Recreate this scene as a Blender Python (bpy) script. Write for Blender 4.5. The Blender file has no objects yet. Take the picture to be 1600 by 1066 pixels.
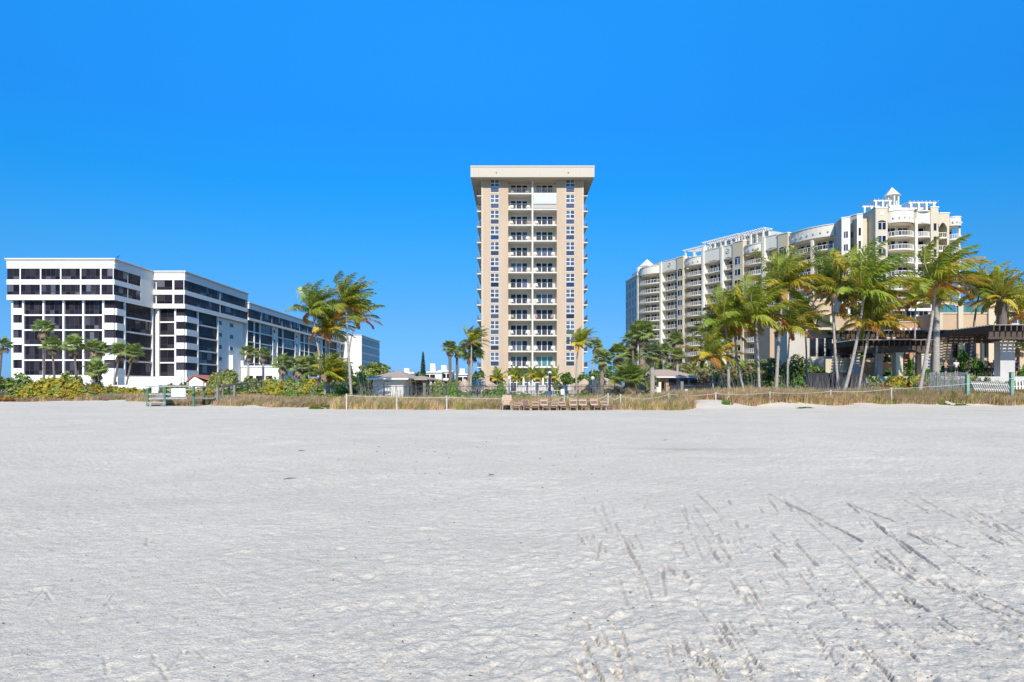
import bpy, math, random
import numpy as np
from mathutils import Matrix, Vector
R = math.radians
scene = bpy.context.scene
COL = scene.collection
F = 1066.67          # focal length in pixels of the 1600 px wide photograph
EYE = 1.6            # camera height
# ---------------------------------------------------------------- camera
cam = bpy.data.cameras.new('camera'); cam_o = bpy.data.objects.new('camera', cam); COL.objects.link(cam_o)
cam.lens = 24; cam.sensor_width = 36; cam.shift_y = 0.045
cam.clip_start = 0.1; cam.clip_end = 9000
cam_o.location = (0, 0, EYE); cam_o.rotation_euler = (R(90), 0, 0)
scene.camera = cam_o
# ---------------------------------------------------------------- sky and sun
SUN_EL, SUN_AZ = 37.0, 5.0      # azimuth: degrees to the right of straight behind the camera
world = bpy.data.worlds.new("World"); scene.world = world; world.use_nodes = True
wn = world.node_tree.nodes; wl = world.node_tree.links
bg = wn['Background']; bg.inputs[1].default_value = 0.12
sky = wn.new('ShaderNodeTexSky'); sky.sky_type = 'NISHITA'; sky.sun_disc = False
sky.sun_elevation = R(SUN_EL); sky.sun_rotation = R(180 - SUN_AZ)
sky.air_density = 1.0; sky.dust_density = 0.2; sky.ozone_density = 3.0
tc = wn.new('ShaderNodeTexCoord'); sp = wn.new('ShaderNodeSeparateXYZ'); wl.new(tc.outputs['Generated'], sp.inputs[0])
rp = wn.new('ShaderNodeValToRGB'); wl.new(sp.outputs[2], rp.inputs[0])
SKYRAMP = [(0.0, (.22,.50,1.2)), (.033, (.23,.53,1.16)), (.098, (.246,.592,1.05)), (.189, (.169,.776,1.24)), (.275, (.082,.915,1.55)), (.355, (.108,1.05,1.91)), (.487, (.153,1.52,2.56)), (1.0, (.13,1.05,1.75))]
els = rp.color_ramp.elements
while len(els) < len(SKYRAMP): els.new(0.5)
for e, (p_, c_) in zip(els, SKYRAMP):
    e.position = p_; e.color = (*[x/2.6 for x in c_], 1)
mx = wn.new('ShaderNodeMix'); mx.data_type = 'RGBA'; mx.blend_type = 'MULTIPLY'; mx.inputs[0].default_value = 1
wl.new(sky.outputs[0], mx.inputs[6]); wl.new(rp.outputs[0], mx.inputs[7]); 
vm = wn.new('ShaderNodeVectorMath'); vm.operation = 'SCALE'; vm.inputs['Scale'].default_value = 2.0; wl.new(mx.outputs[2], vm.inputs[0]); wl.new(vm.outputs[0], bg.inputs[0])
sun = bpy.data.lights.new('sun', 'SUN'); sun.energy = 4.5; sun.angle = R(0.55); sun.color = (1.0, 0.94, 0.85)
sun_o = bpy.data.objects.new('sun', sun); COL.objects.link(sun_o)
sdir = Vector((math.sin(R(SUN_AZ))*math.cos(R(SUN_EL)), -math.cos(R(SUN_AZ))*math.cos(R(SUN_EL)), math.sin(R(SUN_EL))))
sun_o.rotation_euler = sdir.to_track_quat('Z', 'Y').to_euler(); sun_o.location = (20, -40, 60)
vs = scene.view_settings; vs.view_transform = 'Standard'; vs.look = 'None'; vs.gamma = 1; vs.exposure = 0.25; vs.use_curve_mapping = False
scene.render.engine = 'CYCLES'
scene.cycles.max_bounces = 6; scene.cycles.transparent_max_bounces = 4

# ---------------------------------------------------------------- helpers
WM = {}
def at(px, py, Y): return Vector(((px-800)*Y/F, Y, EYE+(605-py)*Y/F))
def xat(px, Y): return (px-800)*Y/F
def zat(py, Y): return EYE+(605-py)*Y/F
def link(name, data, parent=None, W=None):
    o = bpy.data.objects.new(name, data); COL.objects.link(o)
    W = W if W is not None else Matrix.Identity(4)
    WM[o] = W
    if parent is not None:
        o.parent = parent; o.matrix_local = WM[parent].inverted() @ W
    else: o.matrix_world = W
    return o
def tag(o, label=None, cat=None, group=None, kind=None):
    if label: o['label'] = label
    if cat: o['category'] = cat
    if group: o['group'] = group
    if kind: o['kind'] = kind
    return o
def thing(name, label, cat, loc=(0,0,0), rz=0, group=None):
    return tag(link(name, None, None, FR(*loc, rz)), label, cat, group)
def FR(x, y, z=0, a=0): return Matrix.Translation((x, y, z)) @ Matrix.Rotation(a, 4, 'Z')
def T(x, y, z): return Matrix.Translation((x, y, z))
BOXF = [(0,3,2,1),(4,5,6,7),(0,1,5,4),(1,2,6,5),(2,3,7,6),(3,0,4,7)]
class MB:
    def __init__(s): s.v = []; s.f = []; s.n = 0
    def add(s, vs_, fs):
        b = s.n; s.v.extend(vs_); s.f.extend([tuple(i+b for i in f) for f in fs]); s.n += len(vs_)
    def box(s, x0, x1, y0, y1, z0, z1):
        s.add([(x0,y0,z0),(x1,y0,z0),(x1,y1,z0),(x0,y1,z0),(x0,y0,z1),(x1,y0,z1),(x1,y1,z1),(x0,y1,z1)], BOXF); return s
    def prism(s, pts, z0, z1):      # pts counter-clockwise in plan
        n = len(pts); s.add([(x,y,z0) for x,y in pts]+[(x,y,z1) for x,y in pts],
            [tuple(range(n-1,-1,-1)), tuple(range(n,2*n))]+[(i,(i+1)%n,n+(i+1)%n,n+i) for i in range(n)]); return s
    def vprism(s, pts, y0, y1):     # pts (x,z) outline facing -y
        n = len(pts); s.add([(x,y0,z) for x,z in pts]+[(x,y1,z) for x,z in pts],
            [tuple(range(n)), tuple(range(2*n-1,n-1,-1))]+[(i,n+i,n+(i+1)%n,(i+1)%n) for i in range(n)]); return s
    def tube(s, pts, rad, k=8, cap=True):
        pts = [Vector(p) for p in pts]; m = len(pts); vs_ = []; fs = []
        if not hasattr(rad, '__len__'): rad = [rad]*m
        for i, p in enumerate(pts):
            d = (pts[min(i+1,m-1)]-pts[max(i-1,0)]).normalized()
            a = d.cross(Vector((0.13,1,0.05)) if abs(d.y) < .9 else Vector((1,0,0))).normalized(); b = d.cross(a)
            for j in range(k):
                t = 2*math.pi*j/k; vs_.append(tuple(p+(a*math.cos(t)+b*math.sin(t))*rad[i]))
        for i in range(m-1):
            for j in range(k): fs.append((i*k+j, i*k+(j+1)%k, (i+1)*k+(j+1)%k, (i+1)*k+j))
        if cap: fs.append(tuple(range(k-1,-1,-1))); fs.append(tuple((m-1)*k+j for j in range(k)))
        s.add(vs_, fs); return s
    def bar(s, a, b, w, h=None):    # square bar from a to b
        h = h or w; a = Vector(a); b = Vector(b); d = (b-a).normalized()
        u = d.cross(Vector((0,0,1)) if abs(d.z) < .95 else Vector((0,1,0))).normalized()*w/2; v = u.cross(d).normalized()*h/2
        s.add([tuple(p) for p in (a-u-v,a+u-v,a+u+v,a-u+v,b-u-v,b+u-v,b+u+v,b-u+v)], [(0,1,2,3),(7,6,5,4),(0,4,5,1),(1,5,6,2),(2,6,7,3),(3,7,4,0)]); return s
    def mesh(s, name, m, smooth=False):
        me = bpy.data.meshes.new(name); me.from_pydata(s.v, [], s.f)
        if m: me.materials.append(M[m] if isinstance(m, str) else m)
        if smooth: me.polygons.foreach_set('use_smooth', [True]*len(me.polygons))
        me.update(); return me
    def build(s, name, m, parent=None, W=None, smooth=False):
        return link(name, s.mesh(name, m, smooth), parent, W)
CACHE = {}
def cached(key, name, m, fn, smooth=False):
    if key not in CACHE: mb = MB(); fn(mb); CACHE[key] = mb.mesh(name, m, smooth)
    return CACHE[key]
def cbox(name, m, parent, W, x0, x1, y0, y1, z0, z1):
    """box part whose mesh is shared between equal boxes; origin at its lower front left corner"""
    k = ('box', m, round(x1-x0,3), round(y1-y0,3), round(z1-z0,3))
    me = cached(k, name, m, lambda b: b.box(0, x1-x0, 0, y1-y0, 0, z1-z0))
    return link(name, me, parent, W @ T(x0, y0, z0))
def np_mesh(name, V, quads, mats, midx=None, smooth=False):
    me = bpy.data.meshes.new(name); V = np.asarray(V, dtype=np.float32); Q = np.asarray(quads, dtype=np.int32)
    k = Q.shape[1]; n = len(Q)
    me.vertices.add(len(V)); me.vertices.foreach_set('co', V.ravel())
    me.loops.add(n*k); me.loops.foreach_set('vertex_index', Q.ravel())
    me.polygons.add(n); me.polygons.foreach_set('loop_start', np.arange(0, n*k, k, dtype=np.int32)); 
    for m in mats: me.materials.append(M[m])
    if midx is not None: me.polygons.foreach_set('material_index', np.asarray(midx, dtype=np.int32))
    if smooth: me.polygons.foreach_set('use_smooth', np.ones(n, dtype=bool))
    me.update(calc_edges=True); me.validate(); return me

# ---------------------------------------------------------------- materials
M = {}
def mat(name, col, rough=0.8, var=0.0, scale=3.0, bump=0.0, bscale=30.0, col2=None, metal=0, spec=None, objvar=0.0, trans=0.0, hue=0.0, alpha=None, stretch=None, detail=4):
    m = bpy.data.materials.new(name); m.use_nodes = True; nt = m.node_tree; N = nt.nodes; L = nt.links
    b = N['Principled BSDF']; b.inputs['Roughness'].default_value = rough; b.inputs['Metallic'].default_value = metal
    if spec is not None: b.inputs['Specular IOR Level'].default_value = spec
    b.inputs['Base Color'].default_value = (*col, 1)
    src = None
    if var or col2:
        tcn = N.new('ShaderNodeTexCoord'); nz = N.new('ShaderNodeTexNoise'); nz.inputs['Scale'].default_value = scale; nz.inputs['Detail'].default_value = detail; nz.inputs['Roughness'].default_value = .65
        if stretch:
            mp = N.new('ShaderNodeMapping'); mp.inputs['Scale'].default_value = stretch; L.new(tcn.outputs['Object'], mp.inputs[0]); L.new(mp.outputs[0], nz.inputs['Vector'])
        else: L.new(tcn.outputs['Object'], nz.inputs['Vector'])
        r = N.new('ShaderNodeValToRGB'); r.color_ramp.elements[0].position = .32; r.color_ramp.elements[1].position = .68
        c2 = col2 or tuple(min(1, c*(1+var)) for c in col); c1 = col if col2 else tuple(c*(1-var) for c in col)
        r.color_ramp.elements[0].color = (*c1, 1); r.color_ramp.elements[1].color = (*c2, 1)
        L.new(nz.outputs[0], r.inputs[0]); src = r.outputs[0]
    if objvar or hue:
        oi = N.new('ShaderNodeObjectInfo'); hs = N.new('ShaderNodeHueSaturation')
        ma = N.new('ShaderNodeMapRange'); ma.inputs[3].default_value = 1-objvar; ma.inputs[4].default_value = 1+objvar; L.new(oi.outputs['Random'], ma.inputs[0]); L.new(ma.outputs[0], hs.inputs['Value'])
        if hue:
            mu = N.new('ShaderNodeMath'); mu.operation = 'MULTIPLY'; mu.inputs[1].default_value = 7.13; fr = N.new('ShaderNodeMath'); fr.operation = 'FRACT'
            L.new(oi.outputs['Random'], mu.inputs[0]); L.new(mu.outputs[0], fr.inputs[0])
            mh = N.new('ShaderNodeMapRange'); mh.inputs[3].default_value = .5-hue; mh.inputs[4].default_value = .5+hue; L.new(fr.outputs[0], mh.inputs[0]); L.new(mh.outputs[0], hs.inputs['Hue'])
        if src: L.new(src, hs.inputs['Color'])
        else: hs.inputs['Color'].default_value = (*col, 1)
        src = hs.outputs[0]
    if src: L.new(src, b.inputs['Base Color'])
    if bump:
        tb = N.new('ShaderNodeTexCoord'); nb = N.new('ShaderNodeTexNoise'); nb.inputs['Scale'].default_value = bscale; nb.inputs['Detail'].default_value = 5
        L.new(tb.outputs['Object'], nb.inputs['Vector']); bp = N.new('ShaderNodeBump'); bp.inputs['Strength'].default_value = bump; bp.inputs['Distance'].default_value = .05
        L.new(nb.outputs[0], bp.inputs['Height']); L.new(bp.outputs[0], b.inputs['Normal'])
    if trans:
        tr = N.new('ShaderNodeBsdfTranslucent'); ms = N.new('ShaderNodeMixShader'); ms.inputs[0].default_value = trans
        if src: L.new(src, tr.inputs[0])
        else: tr.inputs[0].default_value = (*col, 1)
        L.new(b.outputs[0], ms.inputs[1]); L.new(tr.outputs[0], ms.inputs[2]); L.new(ms.outputs[0], N['Material Output'].inputs[0])
    M[name] = m; return m
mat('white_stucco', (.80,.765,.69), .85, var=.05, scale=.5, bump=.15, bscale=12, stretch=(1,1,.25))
mat('white_paint', (.80,.77,.70), .55, var=.03, scale=1.5)
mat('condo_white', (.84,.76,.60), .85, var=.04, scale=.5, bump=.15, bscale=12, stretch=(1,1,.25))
mat('condo_trim', (.84,.77,.64), .6)
mat('white_trim', (.82,.785,.71), .5)
mat('beige_stucco', (.54,.40,.268), .9, var=.08, scale=.35, bump=.2, bscale=14, stretch=(1,1,.2))
mat('beige_light', (.60,.50,.38), .85, var=.04, scale=.6)
mat('balcony_wall', (.70,.61,.46), .9, var=.04, scale=.6)
mat('roof_metal', (.52,.45,.34), .5, var=.04, scale=.4)
mat('soffit', (.56,.50,.41), .8)
mat('slab_white', (.70,.66,.58), .7, var=.05, scale=1)
mat('cream_stucco', (.60,.51,.36), .9, var=.05, scale=.3, bump=.15, bscale=12, stretch=(1,1,.25))
mat('yellow_stucco', (.60,.50,.33), .9, var=.05, scale=.3, bump=.15, bscale=12, stretch=(1,1,.25))
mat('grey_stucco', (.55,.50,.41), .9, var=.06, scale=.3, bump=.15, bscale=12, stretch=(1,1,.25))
mat('resort_beige', (.52,.37,.23), .9, var=.06, scale=.5, bump=.2, bscale=10)
mat('resort_light', (.58,.49,.34), .9, var=.05, scale=.5, bump=.2, bscale=10)
mat('resort_terracotta', (.50,.27,.15), .9, var=.06, scale=.5)
mat('grey_pier', (.52,.49,.45), .9, var=.06, scale=1.2, bump=.2, bscale=10)
mat('dark_glass', (.014,.015,.022), .10, objvar=.6, hue=.02, spec=.3)
mat('tinted_glass', (.020,.017,.025), .4, objvar=.6, hue=.02, spec=.12)
mat('blue_glass', (.025,.04,.09), .05, objvar=.6, hue=.02, spec=.7)
mat('shade_glass', (.085,.10,.135), .09, objvar=.5, hue=.05, spec=.6)
mat('screen_mesh', (.034,.030,.038), .6, objvar=.35, spec=.15)
mat('curtain_glass', (.09,.09,.105), .2, objvar=.4, spec=.3)
mat('teal_glass', (.06,.20,.20), .06, objvar=.3, spec=.7)
mat('bronze_frame', (.045,.038,.040), .5)
mat('dark_metal', (.045,.045,.05), .45, metal=.3)
mat('grey_metal', (.17,.17,.18), .5, metal=.2)
mat('rail_grey', (.20,.19,.18), .5)
mat('spandrel', (.05,.065,.11), .3, objvar=.6, hue=.02)
mat('shutter_white', (.62,.62,.60), .4)
mat('tile_roof', (.44,.33,.25), .9, var=.12, scale=6)
mat('tile_red', (.40,.14,.09), .9, var=.12, scale=6)
mat('thatch', (.50,.38,.27), .95, var=.35, scale=5, bump=.8, bscale=18, stretch=(3,3,1))
mat('old_wood', (.23,.20,.18), .9, var=.25, scale=6, bump=.4, bscale=30)
mat('dark_wood', (.085,.06,.042), .85, var=.3, scale=6, bump=.4, bscale=30)
mat('grey_wood', (.34,.31,.28), .9, var=.2, scale=6)
mat('green_paint', (.075,.17,.09), .6, var=.15, scale=5)
mat('mint_paint', (.20,.35,.25), .6, var=.1, scale=5)
mat('lounger_frame', (.42,.29,.18), .6, var=.08, scale=4)
mat('lounger_sling', (.50,.35,.23), .8, var=.06, scale=8)
mat('lounger_brown', (.22,.12,.08), .8, var=.1, scale=8)
mat('rope', (.52,.50,.44), .9, var=.15, scale=20)
mat('post_white', (.55,.53,.48), .8, var=.12, scale=8)
mat('sign_white', (.82,.83,.85), .5)
mat('paver', (.5,.46,.4), .9, var=.1, scale=2)
mat('trunk_pale', (.36,.32,.275), .95, var=.28, scale=5, bump=.9, bscale=9, stretch=(.6,.6,3))
mat('trunk_brown', (.17,.13,.10), .95, var=.35, scale=7, bump=1.0, bscale=14, stretch=(1,1,2))
mat('boot_brown', (.24,.18,.125), .95, var=.4, scale=5, bump=1.0, bscale=10)
mat('branch_grey', (.28,.25,.22), .95, var=.2, scale=8)
LF = dict(rough=.5, trans=.36, spec=.3)
mat('palm_green', (0.335,0.375,0.042), objvar=.3, hue=.03, var=.25, scale=.8, **LF)
mat('palm_dark', (0.20,0.26,0.04), objvar=.3, hue=.02, var=.25, scale=.8, **LF)
mat('palm_yellow', (.64,.51,.045), objvar=.2, hue=.025, var=.25, scale=.8, **LF)
mat('palm_dry', (.58,.28,.05), objvar=.3, hue=.02, var=.3, scale=1.2, **LF)
mat('palm_brown', (0.34,0.25,0.15), objvar=.3, var=.3, scale=1.2, **LF)
mat('sabal_green', (0.297,0.352,0.099), objvar=.28, hue=.02, var=.22, scale=1.2, **LF)
mat('sabal_bright', (.27,.32,.07), objvar=.2, hue=.02, var=.25, scale=1.2, **LF)
mat('sabal_grey', (0.263,0.315,0.158), objvar=.25, hue=.02, var=.2, scale=1.2, **LF)
mat('frond_rib', (.50,.44,.16), .5, trans=.1)
mat('leaf_green', (0.126,0.214,0.043), var=.5, scale=.9, **LF)
mat('leaf_mid', (0.278,0.374,0.074), var=.45, scale=.8, **LF)
mat('leaf_olive', (0.409,0.409,0.123), var=.4, scale=.9, **LF)
mat('leaf_grape', (.34,.31,.035), col2=(.60,.46,.05), scale=1.3, **LF)
mat('leaf_orange', (0.495,0.242,0.033), var=.3, scale=2, **LF)
mat('leaf_bright', (0.155,0.341,0.046), var=.35, scale=1.5, **LF)
mat('leaf_tropic', (0.248,0.388,0.046), var=.4, scale=1.5, **LF)
mat('leaf_dry', (0.297,0.231,0.154), var=.35, scale=1.5, **LF)
mat('leaf_pine', (0.054,0.101,0.054), var=.4, scale=1.5, **LF)
mat('leaf_red', (0.418,0.110,0.055), var=.4, scale=2, **LF)
mat('grass_straw', (0.688,0.498,0.241), var=.3, scale=.35, **LF)
mat('grass_brown', (0.510,0.346,0.226), var=.3, scale=.35, **LF)
mat('grass_green', (0.330,0.360,0.074), var=.35, scale=.4, **LF)
mat('skin', (.45,.26,.17), .6); mat('hair_dark', (.03,.02,.015), .7)
mat('cloth_white', (.7,.7,.7), .9); mat('cloth_navy', (.02,.03,.08), .9); mat('cloth_orange', (.6,.16,.04), .9); mat('cloth_dark', (.03,.03,.035), .9); mat('cloth_blue', (.05,.14,.3), .9)
mat('umbrella_white', (.78,.78,.76), .9, var=.04, scale=2)
mat('umbrella_blue', (.05,.12,.35), .9)
mat('debris', (.06,.05,.04), .9); mat('shell', (.72,.66,.56), .6)

# ---------------------------------------------------------------- noise + terrain
def vnoise(x, y, seed=0):
    rs = np.random.RandomState(seed); tab = rs.rand(256, 256)
    xi = np.floor(x).astype(np.int64); yi = np.floor(y).astype(np.int64); fx = x-xi; fy = y-yi
    fx = fx*fx*(3-2*fx); fy = fy*fy*(3-2*fy)
    a = tab[xi & 255, yi & 255]; b = tab[(xi+1) & 255, yi & 255]; c = tab[xi & 255, (yi+1) & 255]; d = tab[(xi+1) & 255, (yi+1) & 255]
    return (a+(b-a)*fx+(c-a)*fy+(a-b-c+d)*fx*fy)*2-1
def fbm(x, y, seed, octv=4):
    s = 0; a = 1
    for i in range(octv): s = s+a*vnoise(x*2**i+17.3*i, y*2**i+5.1*i, seed+i); a *= .5
    return s
_ex = np.array([-900,-40,-34,-27,-22,-14,0,9,13,14.5,19,26,36,60,900.]); _ey = np.array([74,74,66,58,53,50,49,49,49.5,52,51,53,55.5,57,57.])
def edge(x): return np.interp(x, _ex, _ey)
def sstep(t): t = np.clip(t, 0, 1); return t*t*(3-2*t)
def HB(x, y):
    """height of the ground without fine relief"""
    x = np.asarray(x, float); y = np.asarray(y, float)
    e = edge(x); d = y-e+fbm(x*.35, y*.35, 3, 3)*.7
    h = .32*sstep(d/5)
    h = h+.16*np.clip(fbm(x*.13, y*.13, 9, 3), -1, 1.5)*sstep((d+2.5)/3)
    h = h+.42*np.exp(-((x-15.5)/2.1)**2-((y-52.2)/1.6)**2)+.25*np.exp(-((x-22.5)/2.5)**2-((y-53.5)/1.5)**2)
    h = h+sstep((x-24)/4)*.22*np.exp(-((y-e)/1.8)**2)*(1+.5*vnoise(x*.5, y*.2, 44))
    h = h+sstep((x-26)/6)*.50*sstep((d-1.2)/3)*(1-sstep((y-66)/6))+np.exp(-((x-21)/6.5)**2)*.30*sstep((d-.8)/2.5)*(1-sstep((y-62)/5))
    h = h+.03*fbm(x*.09, y*.09, 21, 2)*sstep((y-6)/10)
    return h
def G(x, y): return float(HB(x, y))
# grooves and scrapes in the sand, as picture points on the beach
def gp(px, py): Y = EYE*F/(py-605); return ((px-800)*Y/F, Y)
c8 = lambda x, y: gp(900+x/2.286, 640+y/2.286)
TR = [[(685,300),(830,372),(1020,470)],[(1065,503),(1130,548)],[(1170,580),(1205,602)],[(885,405),(960,438),(1018,472)],[(960,335),(1130,400),(1315,468),(1380,492)],
      [(1050,372),(1140,405)],[(1180,440),(1265,485)],[(1142,650),(1200,680),(1260,720)],[(1165,672),(1225,708)],[(1300,750),(1365,795)],[(1403,822),(1437,843)],[(1240,605),(1420,660),(1550,715),(1620,748)],
      [(1410,685),(1500,732)],[(1400,420),(1475,457),(1520,480)],[(1150,320),(1250,362)],[(700,510),(752,568)],[(330,495),(352,535)],[(237,635),(256,682)],[(275,710),(318,805)],
      [(430,300),(500,365),(540,440)],[(548,410),(572,430)],[(630,475),(656,492)],[(755,760),(810,850)],[(505,470),(520,500)],[(780,470),(860,560)],[(520,765),(548,812)],
      [(965,625),(990,670)],[(1055,752),(1112,805)],[(965,930),(992,955)],[(775,930),(800,965)],[(465,480),(515,545)],[(595,668),(612,690)],[(380,575),(398,605)],[(150,600),(190,720)],
      [(700,340),(860,385)],[(1390,575),(1520,625)],[(1290,770),(1340,800)],[(305,570),(318,668)],[(545,600),(560,640)],[(60,350),(110,440)],[(90,330),(105,400)],[(260,300),(240,350)],[(85,470),(70,560)],
      [(180,720),(190,760)],[(900,870),(925,910)],[(1190,870),(1220,905)],[(340,840),(350,880)],[(275,395),(300,440)],[(500,395),(530,440)]]
TRACKS = [[c8(*p) for p in t] for t in TR]
TRACKS = [(t, 1.0 if n < 16 else .62) for n, t in enumerate(TRACKS)]
rs = np.random.RandomState(5)
def slope_at(px): return np.interp(px, [700, 930, 1100, 1250, 1600], [-3.5, 2.6, 1.7, .95, .42])
for i in range(230):      # many fine scratches fanning out towards the water
    px = rs.uniform(880, 1600); py = rs.uniform(765, 1060); sl = slope_at(px)*rs.uniform(.75, 1.25); L_ = rs.uniform(5, 30) if rs.rand() < .75 else rs.uniform(30, 130)
    q = math.hypot(1, sl); k = 3; P_ = [(px+L_*t/k/q+rs.uniform(-.8, .8), py+L_*t/k*abs(sl)/q*(1 if sl > 0 else 1)) for t in range(k+1)]
    TRACKS.append(([gp(*p) for p in P_], rs.uniform(.2, .6)))
for i in range(40):
    px = rs.uniform(60, 900); py = rs.uniform(700, 1050); L_ = rs.uniform(6, 40); a = rs.uniform(-.9, .9)
    TRACKS.append(([gp(px, py), gp(px+L_*a, py+L_*.8)], rs.uniform(.12, .3)))
def build_sand():
    # perspective spaced rows and radial columns so relief is as fine as the picture needs
    Yr = EYE*F/(np.linspace(485, 17.0, 560)); Yr = np.concatenate([[-60, -30, -12, -4, 0, 1.5, 2.6], Yr])
    s = np.concatenate([[-9, -4, -2, -1.2], np.linspace(-.84, .84, 900), [1.2, 2, 4, 9]])
    Wd = np.maximum(Yr, 3.2)
    X = s[None, :]*Wd[:, None]; Y = np.repeat(Yr[:, None], len(s), 1)
    h = HB(X, Y)
    dist = np.maximum(Y, 3)
    tex = .016*fbm(X*.9, Y*.9, 31, 3)+.007*fbm(X*3.1, Y*3.1, 37, 3)
    rough = np.clip(.75+.5*fbm(X*.25+4, Y*.25, 51, 2), .15, 1.4)
    right = .7+.6*sstep((X/dist+.0)/.5)
    lump = np.abs(vnoise(X*5.5+.8*vnoise(X*2, Y*2, 5), Y*4.2, 61))
    tex = tex*rough+.006*(lump-.35)*rough*right+.007*fbm(X*13, Y*13, 71, 4)*rough*np.clip(14/dist, .3, 1)
    # soft shoe dents
    r2 = np.random.RandomState(8); dent = np.zeros_like(h); trk = np.zeros_like(h)
    for i in range(170):
        Yc = EYE*F/(r2.uniform(60, 470)); xc = r2.uniform(-.3, .78)*Yc if r2.rand() < .75 else r2.uniform(-.8, .3)*Yc
        a = r2.uniform(-.5, .9); L1 = r2.uniform(.10, .17); L2 = r2.uniform(.05, .075)
        i0, i1 = np.searchsorted(Yr, [Yc-.5, Yc+.5]); 
        if i1-i0 < 2: continue
        xs = X[i0:i1]; ys = Y[i0:i1]; c0 = np.searchsorted(s, (xc-.5)/Yc-.02); c1 = np.searchsorted(s, (xc+.5)/Yc+.02)
        xs = xs[:, c0:c1]-xc; ys = ys[:, c0:c1]-Yc
        u = xs*math.sin(a)+ys*math.cos(a); v = xs*math.cos(a)-ys*math.sin(a); q = (u/L1)**2+(v/L2)**2
        dent[i0:i1, c0:c1] += (-.009*np.exp(-q**1.5)+.004*np.exp(-((np.sqrt(q)-1.45)/.35)**2))*np.clip(.6+1.3*vnoise(xs*12+i, ys*12, 7), 0, 1.3)
    for t, amp in TRACKS:
        for (ax, ay), (bx, by) in zip(t[:-1], t[1:]):
            L_ = math.hypot(bx-ax, by-ay)
            if L_ < .02: continue
            w = .007+.0008*max(ay, by); i0, i1 = np.searchsorted(Yr, [min(ay, by)-.4, max(ay, by)+.4])
            cl = min(ax/max(ay,1), bx/max(by,1))-.5/max(min(ay, by), 1); cr = max(ax/max(ay,1), bx/max(by,1))+.5/max(min(ay, by), 1)
            c0, c1 = np.searchsorted(s, [cl, cr])
            xs = X[i0:i1, c0:c1]; ys = Y[i0:i1, c0:c1]
            if xs.size == 0: continue
            wob = .35*w*np.sin(xs*9+ys*3)
            t_ = np.clip(((xs-ax)*(bx-ax)+(ys-ay)*(by-ay))/L_**2, 0, 1)
            dd = np.hypot(xs-ax-t_*(bx-ax), ys-ay-t_*(by-ay))+wob
            cut = np.clip(.45+1.1*vnoise(xs*3.3, ys*1.3, 77)+.5, .0, 1)
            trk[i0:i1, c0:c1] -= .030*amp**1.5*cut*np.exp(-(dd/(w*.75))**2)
            dent[i0:i1, c0:c1] += cut*amp*(-.036*np.exp(-(dd/w)**2)+.008*np.exp(-((dd-2.2*w)/(.9*w))**2))
    fade = np.where(Y < 2.7, 0, 1)*(1-sstep((Y-60)/20)*.5)
    h = h+(tex+np.clip(dent, -.06, .03))*fade
    damp_and_shade = np.clip(-trk/.034, 0, .9)*fade  # groove shade painted as dark colour along the track lines
    nr, nc = X.shape; V = np.stack([X, Y, h], -1).reshape(-1, 3)
    idx = np.arange(nr*nc).reshape(nr, nc); Q = np.stack([idx[:-1,:-1], idx[:-1,1:], idx[1:,1:], idx[1:,:-1]], -1).reshape(-1, 4)
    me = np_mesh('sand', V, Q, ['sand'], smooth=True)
    at_ = me.attributes.new('damp_and_shade', 'FLOAT', 'POINT'); at_.data.foreach_set('value', damp_and_shade.ravel().astype(np.float32)); return me
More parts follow.
